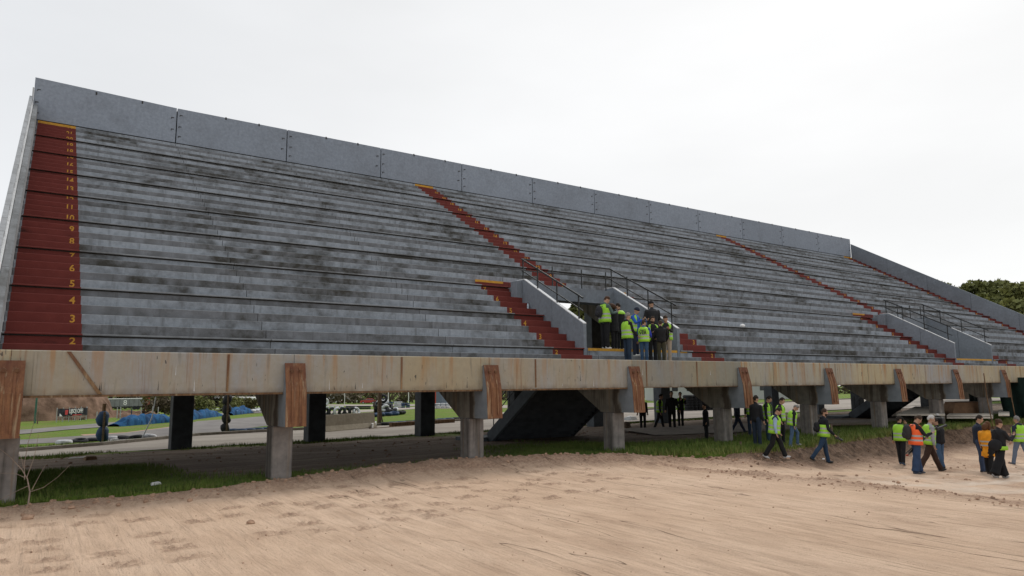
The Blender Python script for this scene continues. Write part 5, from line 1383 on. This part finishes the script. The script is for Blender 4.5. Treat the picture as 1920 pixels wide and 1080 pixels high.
    # hair
    if hair is not None and not cap:
        hb = MB(); hb.ell((0, 0, 0), .112, .089, .127, 16, 12)
        rngh = np.random.default_rng(abs(hash(label)) % 9999 if False else len(label) * 31)
        vs = []; keepf = []
        V = np.array(hb.v)
        for v in V: pass
        def ok(v):
            if hairlen > 0: return not (v[0] > .045 and v[2] < .055) and v[2] > -.13
            return (v[2] > -.02 or v[0] < -.045) and not (v[0] > .05 and v[2] < .058) and v[2] > -.075 and not (abs(v[1]) > .05 and v[2] < -.02 and v[0] > -.04)
        V2 = V * (1 + .055 * rngh.normal(size=(len(V), 1)) * (V[:, 2:3] > 0)); fs = [f for f in hb.f if all(ok(V[i]) for i in f)]
        V2 = [hc + HM @ Vector(v + np.array([-.008, 0, .010])) for v in V2]
        h2 = MB().add(V2, fs)
        if hairlen > 0:
            h2.tube([hc + HM @ Vector((-.05, 0, .02)), hc + HM @ Vector((-.085, 0, -.08)), hc + HM @ Vector((-.085, 0, -.10 - hairlen)), hc + HM @ Vector((-.06, 0, -.13 - hairlen))], [.08, .088, .075, .02], 10)
            for sg in (-1, 1): h2.tube([hc + HM @ Vector((.0, sg * .075, .05)), hc + HM @ Vector((.02, sg * .088, -.06)), hc + HM @ Vector((.0, sg * .08, -.10 - hairlen))], [.03, .032, .015], 7)
        if bun: h2.ell(hc + HM @ Vector((-.09, 0, .085)), .05, .05, .045, 10, 7)
        o = h2.build('hair', C_(hair), root, True); sf_ = o.modifiers.new('t', 'SOLIDIFY'); sf_.thickness = .012; sf_.offset = -1; put(o)
    if cap:
        cm = MB(); cm.ell((0, 0, 0), .114, .093, .122, 16, 10); V = cm.v; kind, colr = cap
        fs = [f for f in cm.f if all(V[i][2] > (.018 if kind == 'cap' else .0) for i in f)]
        c2 = MB().add([hc + HM @ Vector(v) + HM @ Vector((-.004, 0, .008)) for v in V], fs)
        if kind == 'cap':
            br = [(.08, -.07), (.13, -.06), (.165, -.03), (.165, .03), (.13, .06), (.08, .07)]
            c2.add([hc + HM @ Vector((x, y, .03 - (x - .08) * .25)) for x, y in br] + [hc + HM @ Vector((x, y, .042 - (x - .08) * .25)) for x, y in br], [(5, 4, 3, 2, 1, 0), (6, 7, 8, 9, 10, 11)] + [(i, (i + 1) % 6, (i + 1) % 6 + 6, i + 6) for i in range(6)])
        o = c2.build('cap' if kind == 'cap' else 'beanie', C_(colr), root, True); sf_ = o.modifiers.new('t', 'SOLIDIFY'); sf_.thickness = .01; put(o)
    # vest
    if vest:
        vm = M_LIME if vest == 'lime' else M_HVO; N = 28
        lv = [(-.09, .152, .222), (.0, .148, .216), (.02, .146, .213), (.075, .144, .210), (.15, .144, .211), (.205, .145, .214), (.30, .149, .219), (.37, .146, .221), (.42, .134, .216), (.47, .115, .184), (.505, .090, .122)]
        vs = []; fs = []; ms = []
        for u, a, b in lv:
            for k in range(N):
                t = 2 * math.pi * (k + .5) / N; q = 2.4; cx_, sx_ = math.cos(t), math.sin(t); e_ = (abs(cx_) ** q + abs(sx_) ** q) ** (-1 / q)
                vs.append(tp(a * (bk if u < .44 else 1) * cx_ * e_, b * sx_ * e_ , u))
        for i in range(len(lv) - 1):
            for k in range(N):
                t = 2 * math.pi * (k + 1) / N; ct, st = math.cos(t), math.sin(t)
                if i >= 7 and abs(st) > .86: continue
                if i >= 6 and ct > .80 - (i - 6) * .12 and abs(st) < .30 + .0 * i and ct > 0: continue
                if vband and not (vband[0] <= i < vband[1]): continue
                if vopen and ct > .0 and abs(st) < (.58 if i < 6 else .62): continue
                fs.append((i * N + k, i * N + (k + 1) % N, (i + 1) * N + (k + 1) % N, (i + 1) * N + k)); ms.append(1 if i in (2, 4) else 0)
        us = sorted({i_ for f_ in fs for i_ in f_}); rm_ = {a_: b_ for b_, a_ in enumerate(us)}; vs = [vs[i_] for i_ in us]; fs = [tuple(rm_[i_] for i_ in f_) for f_ in fs]
        vb = MB().add(vs, fs, ms).build('hi_vis_vest', [vm, M_BAND], root, True)
        sf_ = vb.modifiers.new('t', 'SOLIDIFY'); sf_.thickness = .012; sf_.offset = 1; put(vb)
        if text:
            y_ = .40
            for ln, sz in text:
                t = text_mesh(ln, sz, .002, .006 if sz > .08 else .002); t.materials.clear(); t.materials.append(M_BLACK)
                o = link('vest_lettering', t, vb); 
                pos_ = tp(-.152 * bk - .014, 0, y_ - sz * .4); Mx = Matrix.Translation(pos_) @ (T.to_4x4() @ (Euler((math.pi / 2, 0, -math.pi / 2)).to_matrix().to_4x4())); o.matrix_local = Mx
                y_ -= sz * .95
    return root, [root.matrix_basis if False else None], dict(hands=[(Matrix.Rotation(yaw, 3, 'Z') @ ((w_ + Vector((0, 0, -zmin))) * s)) + Vector(p) for w_ in wr],
        back=(Matrix.Rotation(yaw, 3, 'Z') @ ((tp(-.14 * bk, 0, .26) + Vector((0, 0, -zmin))) * s)) + Vector(p), head=(Matrix.Rotation(yaw, 3, 'Z') @ ((hc + Vector((0, 0, -zmin))) * s)) + Vector(p),
        front=(Matrix.Rotation(yaw, 3, 'Z') @ ((tp(.2, 0, .1) + Vector((0, 0, -zmin))) * s)) + Vector(p))

VA = math.atan2(.818, .559)                     # direction of view
RIGHT, LEFT, AWAY, TOWARD = VA - math.pi / 2, VA + math.pi / 2, VA, VA + math.pi
def deg(a): return math.radians(a)
def gz(x, y):
    if y < float(edge_y(x)) - .1: return float(sand_height(np.array([[x]]), np.array([[y]]))[0][0, 0])
    return float(under_z(x, y))
def on_ground(px, py, top=None, H=None):
    z = -.3
    for _ in range(6):
        x, y = G(px, py, z); z = .5 * z + .5 * gz(x, y)
    x, y = G(px, py, z); z = gz(x, y) - .01
    h = H or hgt(px, py, px, top, z)
    return (x, y, z), h
def on_floor(px, top, Y, z):
    x, y, zt = GY(px, top, Y); return (x, Y, z), zt - z

# things people carry (each a thing of its own)
def backpack(pt, yaw, col, lab, s=1.0):
    r = empty('backpack', pt, lab, 'backpack', None, yaw); m_ = C_(col)
    o = MB().ell((-.09 * s, 0, 0), .13 * s, .165 * s, .25 * s, 14, 10).build('pack_body', m_, r, True)
    MB().ell((-.19 * s, 0, -.08 * s), .06 * s, .12 * s, .12 * s, 12, 8).build('front_pocket', m_, r, True)
    for sg in (-1, 1): MB().tube([(-.02, sg * .09, .2 * s), (.06, sg * .11, .235 * s), (.24, sg * .125, .12 * s), (.22, sg * .14, -.1 * s), (0, sg * .14, -.15 * s)], .014, 6).build('strap', C_(BLACK), r)
    return r
def camera_(pt, yaw, lab, lens=.12, pitch=0):
    r = empty('camera', pt, lab, 'camera', None, yaw); r.rotation_euler.y = pitch
    b = MB().bbox(-.035, .035, -.07, .07, -.05, .045, .008).build('camera_body', M_BLACK, r); MB().bbox(-.02, .03, -.025, .025, .046, .07, .006).build('viewfinder', M_BLACK, r)
    MB().tube([(.036, 0, 0), (.036 + lens * .6, 0, 0), (.036 + lens, 0, 0)], [.035, .035, .045], 14).build('lens', M_BLACK, r)
    MB().tube([(-.02, .065, .04), (-.05, .04, .25), (-.05, -.04, .25), (-.02, -.065, .04)], .006, 5).build('strap', M_BLACK, r); return r
def phone(pt, yaw, lab):
    o = MB().bbox(-.005, .005, -.036, .036, -.075, .075, .002).build('phone', M_BLACK); o.location = pt; o.rotation_euler = (0, -.6, yaw); return tag(o, lab, 'phone')

F1 = ZK(2); F0 = zc(.74); F1a = ZK(1)
# --- the group in the passage
P, h = on_floor(1133, 553, 20.78, F1)
_, _, a = person('man in grey-green hoodie and lime vest reading his phone at the left of the passage', P, h, RIGHT + .5, (.075, .115, .105), BLACK, (.6, .6, .6), HR, head=(35, 0), la=(35, 10, 75), ra=(30, 10, 80), vest='lime', hood=True, legw=1.15)
phone((a['hands'][0] + a['hands'][1]) / 2, RIGHT + .5, 'dark phone in the hands of the man in the grey-green hoodie')
backpack(a['back'], RIGHT + .5, (.03, .03, .035), 'dark grey backpack on the man in the grey-green hoodie')
P, h = on_floor(1150, 566, 20.9, F1)
_, _, a = person('person with reddish hair in black looking down at a camera beside the hooded man', P, h, LEFT - .7, BLACK, BLACK, (.1, .1, .1), HR, head=(40, 0), la=(45, 5, 75), ra=(40, 5, 80), hairlen=.05, hem=-.3)
camera_((a['hands'][0] + a['hands'][1]) / 2, LEFT - .7, 'camera held by the reddish-haired person in the passage')
P, h = on_floor(1161, 567, 21.35, F1)
person('dark-haired person in a long black coat half hidden behind the reddish-haired one', P, h, LEFT - 1.0, BLACK, BLACK, (.5, .5, .5), HB, head=(20, 0), la=(40, 5, 80), ra=(10, 5, 20), vest='lime', vopen=True, vband=(7, 10), hem=-.35)
P, h = on_floor(1175, 586, 19.25, F0)
person('grey-haired man in black hoodie, closed lime vest and jeans, leftmost in the lower row', P, h, RIGHT + .45, BLACK, (.02, .035, .06), (.03, .03, .03), HG, head=(5, 0), la=(5, 8, 25), ra=(15, 8, 30), vest='lime', hood=True)
P, h = on_floor(1190, 575, 20.12, F1a)
_, _, a = person('man in bright blue jacket and dark beanie with white shoes standing on the step', P, h, RIGHT - .7, (.025, .09, .40), NAVY, (.6, .6, .58), None, head=(20, 0), la=(35, 5, 80), ra=(35, 5, 85), vest='lime', vopen=True, cap=('beanie', NAVY))
phone((a['hands'][0] + a['hands'][1]) / 2, RIGHT - .7, 'phone in the hands of the man in the dark beanie')
P, h = on_floor(1206, 599, 18.95, F0)
person('man with the lettered lime vest over a blue top, back turned to the camera', P, h, AWAY - .35, BLUE, (.035, .075, .14), (.03, .03, .03), HBR, head=(8, -25), la=(8, 10, 20), ra=(20, 15, 60), vest='lime', bulk=1.05, text=[('PRESTE', .075), ('VER', .17)], sleeves=(.03, .05, .38))
P, h = on_floor(1222, 563, 21.3, F1)
person('big man in black jacket and cap seen from behind at the right passage wall', P, h, AWAY + .1, (.022, .022, .024), BLACK, (.03, .03, .03), None, cap=('beanie', BLACK), bulk=1.3, head=(5, 20), hem=-.08, la=(10, 14, 20), ra=(10, 14, 20))
P, h = on_floor(1222, 593, 19.75, F0)
person('bearded man in dark jacket and open lime vest facing the camera between two backs', P, h, TOWARD + .2, BLACK, BLACK, (.03, .03, .03), HBR, beard=True, head=(12, 0), la=(25, 5, 70), ra=(25, 5, 70), vest='lime', vopen=True)
P, h = on_floor(1238, 600, 18.95, F0)
person('man in a black hooded jacket and olive trousers, back turned, right of the lettered vest', P, h, AWAY - .1, (.013, .013, .014), (.045, .042, .025), (.03, .03, .03), HBR, head=(10, -10), bulk=1.12, hem=-.06, hood=True, la=(15, 12, 60), ra=(35, 16, 70), legw=1.1)
P, h = on_floor(1248, 591, 19.5, F0)
person('young man in beige trousers, dark jacket and lime vest, right of the group', P, h, TOWARD - .35, (.018, .018, .02), (.36, .29, .22), (.5, .48, .45), HBR, head=(28, 0), la=(30, 8, 85), ra=(30, 8, 85), vest='lime', vopen=True, rl=(-12, 4), ll=(4, 2))

# --- silhouettes behind the columns
def ground_person(px, py, htop, lab, yaw, **k):
    P_, h_ = on_ground(px, py, htop, k.pop('H', None)); return person(lab, P_, h_, yaw, **k)
ground_person(1206, 806, 742, 'dark figure half hidden by the fourth rusty nose, standing on the path', AWAY, hem=-.06)
ground_person(1238, 806, 738, 'dark figure in an open lime vest striding on the path, second from the left', RIGHT - .2, vest='lime', vopen=True, ll=(14, 4), rl=(-14, 10), lean=4, la=(-10, 10, 20))
ground_person(1261, 806, 733, 'tall dark figure without a vest standing on the path between two others', TOWARD, ll=(4, 2), rl=(-2, 2), la=(5, 14, 20), ra=(5, 14, 20))
ground_person(1277, 800, 735, 'dark figure in a lime vest with folded arms behind the tall one', TOWARD + .2, vest='lime', vopen=True, la=(40, 5, 100), ra=(40, 5, 100))
ground_person(1325, 824, 757, 'dark figure carrying a bag and half hidden by the left side of the fifth column', LEFT, hem=-.3, legw=1.1)
ground_person(1384, 813, 745, 'dark figure striding out behind the right side of the fifth column', RIGHT, ll=(26, 2), rl=(-18, 14), top=NAVY, bottom=NAVY)
ground_person(1411, 818, 734, 'dark-haired figure behind the fifth rusty nose in a lime vest', TOWARD, vest='lime', vopen=True, bottom=(.02, .035, .06))
ground_person(1421, 836, 741, 'man in dark clothes and lime vest under the beam with his back to us', RIGHT + .6, bottom=(.02, .03, .05))
ground_person(1442, 828, 741, 'dark-haired man in a lime vest under the beam looking down', RIGHT - .6, vest='lime', vopen=True, head=(30, 0), bottom=(.02, .045, .06))
ground_person(1467, 832, 744, 'man in a closed lime vest and dark trousers walking out from under the beam', RIGHT - .5, vest='lime', head=(20, 0), ll=(8, 12), rl=(-6, 4))
ground_person(1455, 852, 757, 'stout man in navy top and open lime vest stepping down the bank', RIGHT - .35, top=(.022, .03, .055), bottom=(.012, .012, .013), shoes=(.5, .5, .5), hair=HB, vest='lime', vopen=True, bulk=1.22, head=(30, 0), lean=6, ll=(24, 8), rl=(-14, 20), la=(8, 12, 20), ra=(0, 14, 15), legw=1.2, sleeves=(.28, .38, .5))
_, _, a = ground_person(1487, 838, 755, 'grey-haired man in lime vest, jeans and dark jacket stepping down behind the stout man', RIGHT - .1, top=BLACK, bottom=(.07, .12, .20), hair=HG, vest='lime', vopen=True, head=(35, 0), lean=10, ll=(35, 40), rl=(-6, 6), la=(12, 8, 20), shoes=(.3, .3, .3))
# --- walkers on the sand
_, _, a = ground_person(1548, 868, 765, 'lone photographer in black with a lime vest striding right across the sand', RIGHT, top=(.012, .013, .018), bottom=(.022, .045, .085), hair=HBR, vest='lime', vopen=True, vband=(0, 6), lean=3, ll=(10, 2), rl=(-26, 14), la=(5, 6, 20), ra=(12, 8, 35), hood=True, beard=True)
camera_(a['hands'][1] + Vector((.03, 0, -.03)), RIGHT, 'camera with lens held low by the lone photographer', .16, .5)
backpack(a['back'] + Vector((0, 0, -.05)), RIGHT, (.018, .018, .02), 'black backpack on the lone photographer', .8)
_, _, a = ground_person(1692, 871, 780, 'man in a lime vest seen from behind holding a phone to his ear', RIGHT + .75, top=BLACK, bottom=(.014, .014, .016), hair=HB, vest='lime', ll=(8, 2), rl=(-8, 6), ra=(60, 20, 130), la=(0, 8, 10), shoes=(.05, .09, .15), head=(5, -15))
phone(a['head'] + Vector((math.cos(RIGHT + .75 - 1.57), math.sin(RIGHT + .75 - 1.57), 0)) * .11, RIGHT + .75, 'pale phone held to the ear of the man seen from behind')
_, _, a = ground_person(1746, 881, 773, 'white-haired man in brown trousers and lime vest mostly hidden behind the orange vest', RIGHT - .1, top=(.3, .3, .3), bottom=(.045, .025, .018), hair=HW, vest='lime', ll=(24, 4), rl=(-20, 12), lean=6, head=(10, 0), legw=1.15)
_, _, a = ground_person(1722, 886, 775, 'curly-haired man in black sweatshirt with orange vest and wide jeans carrying a tripod', RIGHT - .05, top=BLACK, bottom=(.03, .055, .115), hair=HBR, vest='orange', head=(35, 0), lean=2, ll=(6, 0), rl=(-8, 2), la=(20, 8, 60), ra=(35, 10, 75), legw=1.4, shoes=(.08, .08, .09))
backpack(a['back'] + Vector((0, 0, .02)), RIGHT - .05, (.035, .033, .035), 'black patterned backpack on the man with the orange vest', 1.05)
camera_(a['hands'][1] + Vector((.12, -.05, .12)), RIGHT - .05, 'large camera with tele lens raised by the man with the orange vest', .3, -.35)
# tripod under his arm, pointing down to the left
rt_v = Vector((RM[0, 0], RM[1, 0], 0)).normalized(); tb = Vector(P); tp0 = a['hands'][0] + Vector((0, 0, .05)); tp1 = tp0 - rt_v * .78 + Vector((0, 0, -.62)) - Vector((RM[0, 2], RM[1, 2], 0)) * .1
tr_ = empty('tripod', tp0, 'folded black tripod pointing down left under the arm of the man with the orange vest', 'tripod')
for i, o_ in enumerate(((0, 0, 0), (.0, .05, .05), (.03, -.02, .07))):
    ov = Vector(o_); MB().tube([ov * .2, (tp1 - tp0) * .55 + ov, (tp1 - tp0) + ov * 1.2], [.022, .02, .014], 8).build('leg', M_BLACK, tr_)
MB().ell(tp1 - tp0 + Vector((0, 0, .02)), .05, .05, .035, 8, 6).build('foot', simple('red_foot', (.3, .05, .03), .6), tr_); MB().tube([(0, 0, 0), tuple(rt_v * .14 + Vector((0, 0, .10)))], .035, 10).build('tripod_head', M_BLACK, tr_)
_, _, a = ground_person(1765, 876, 783, 'cameraman in black jacket and blue jeans with a video camera on his shoulder', AWAY + .35, top=BLACK, bottom=(.05, .095, .17), hair=HB, bulk=1.25, hem=-.06, head=(12, 50), ra=(60, 20, 110), la=(0, 10, 25), rl=(4, 2), ll=(-6, 10))
vc = empty('video_camera', a['head'] + Vector((math.cos(AWAY + .35 - 1.57), math.sin(AWAY + .35 - 1.57), 0)) * .21 + Vector((0, 0, .05)), 'black video camera on the shoulder of the cameraman', 'video camera', None, AWAY + .35)
MB().bbox(-.2, .18, -.07, .07, -.13, .1, .02).build('camera_body', M_BLACK, vc); MB().tube([(.18, 0, 0), (.30, 0, 0), (.34, 0, 0)], [.05, .05, .065], 14).build('lens', M_BLACK, vc); MB().bbox(-.1, .1, -.02, .02, .13, .16, .008).bbox(-.1, -.07, -.02, .02, .1, .14, .005).build('top_handle', M_BLACK, vc)
MB().bbox(.0, .1, -.05, .05, .17, .24, .01).build('camera_light', M_STEEL, vc)
_, _, a = ground_person(1841, 884, 777, 'man in a navy jacket mostly hidden behind the woman in the yellow raincoat', RIGHT - .3, top=NAVY, bottom=(.04, .06, .11), hair=HB, head=(15, 0), shoes=(.05, .04, .03), ll=(10, 2))
_, _, a = ground_person(1857, 888, 789, 'woman in an orange-yellow raincoat with two grey bands, auburn hair', RIGHT + .5, top=(.72, .29, .02), bottom=(.012, .012, .013), hair=(.10, .045, .02), hairlen=.06, hem=-.36, bulk=1.25, la=(10, 12, 20), ra=(10, 12, 40), head=(15, -20), shoes=(.06, .045, .035), ll=(6, 2), rl=(-6, 4))
# reflective bands on the raincoat
hp_ = a['back']; cb = Vector((a['front'].x * .55 + a['back'].x * .45, a['front'].y * .55 + a['back'].y * .45, 0)); 
for zz in (.02, -.11):
    bmb = MB(); N = 28; vs = []
    for q in (0, 1):
        for k in range(N):
            t = 2 * math.pi * k / N; cx_, sx_ = math.cos(t), math.sin(t); e_ = (abs(cx_) ** 2.5 + abs(sx_) ** 2.5) ** -.4
            vs.append((.19 * cx_ * e_, .205 * sx_ * e_, q * .045))
    o = bmb.add(vs, [(k, (k + 1) % N, (k + 1) % N + N, k + N) for k in range(N)]).build('reflective_stripe', M_BAND, None, True)
    for ob_ in bpy.data.objects:
        if ob_.get('label', '').startswith('woman in an orange-yellow'): o.parent = ob_; o.location = (0.0, 0, hp_.z - ob_.location.z - .16 + zz)
_, _, a = ground_person(1880, 894, 784, 'woman in black with a dark bun, lime vest tied at the waist and wide trousers', RIGHT + .15, top=(.016, .016, .018), bottom=(.010, .010, .011), hair=HR, bun=True, vest='lime', vband=(0, 2), head=(12, 0), la=(35, 8, 80), ra=(35, 6, 90), legw=1.65, ll=(10, 0), rl=(-22, 6), shoes=(.35, .34, .33))
hbp = a['back'] - rt_v * .10 + Vector((0, 0, -.22))
hb_ = empty('shoulder_bag', hbp, 'large black shoulder bag hanging between the yellow raincoat and the woman with the bun', 'bag', None, RIGHT)
MB().ell((0, -.16, 0), .24, .08, .19, 12, 8).build('bag_body', C_(BLACK), hb_, True); MB().tube([(-.15, -.16, .1), (.05, -.1, .5), (.2, -.14, .1)], .012, 6).build('strap', C_(BLACK), hb_)
_, _, a = ground_person(1917, 872, 778, 'man in a grey-hooded navy top and lime vest walking out of the right edge', AWAY + .25, top=NAVY, bottom=(.13, .17, .24), hair=HG, vest='lime', bulk=1.15, ll=(20, 6), rl=(-16, 20), la=(-5, 16, 20), ra=(0, 12, 15), shoes=(.06, .06, .07), hood=True)
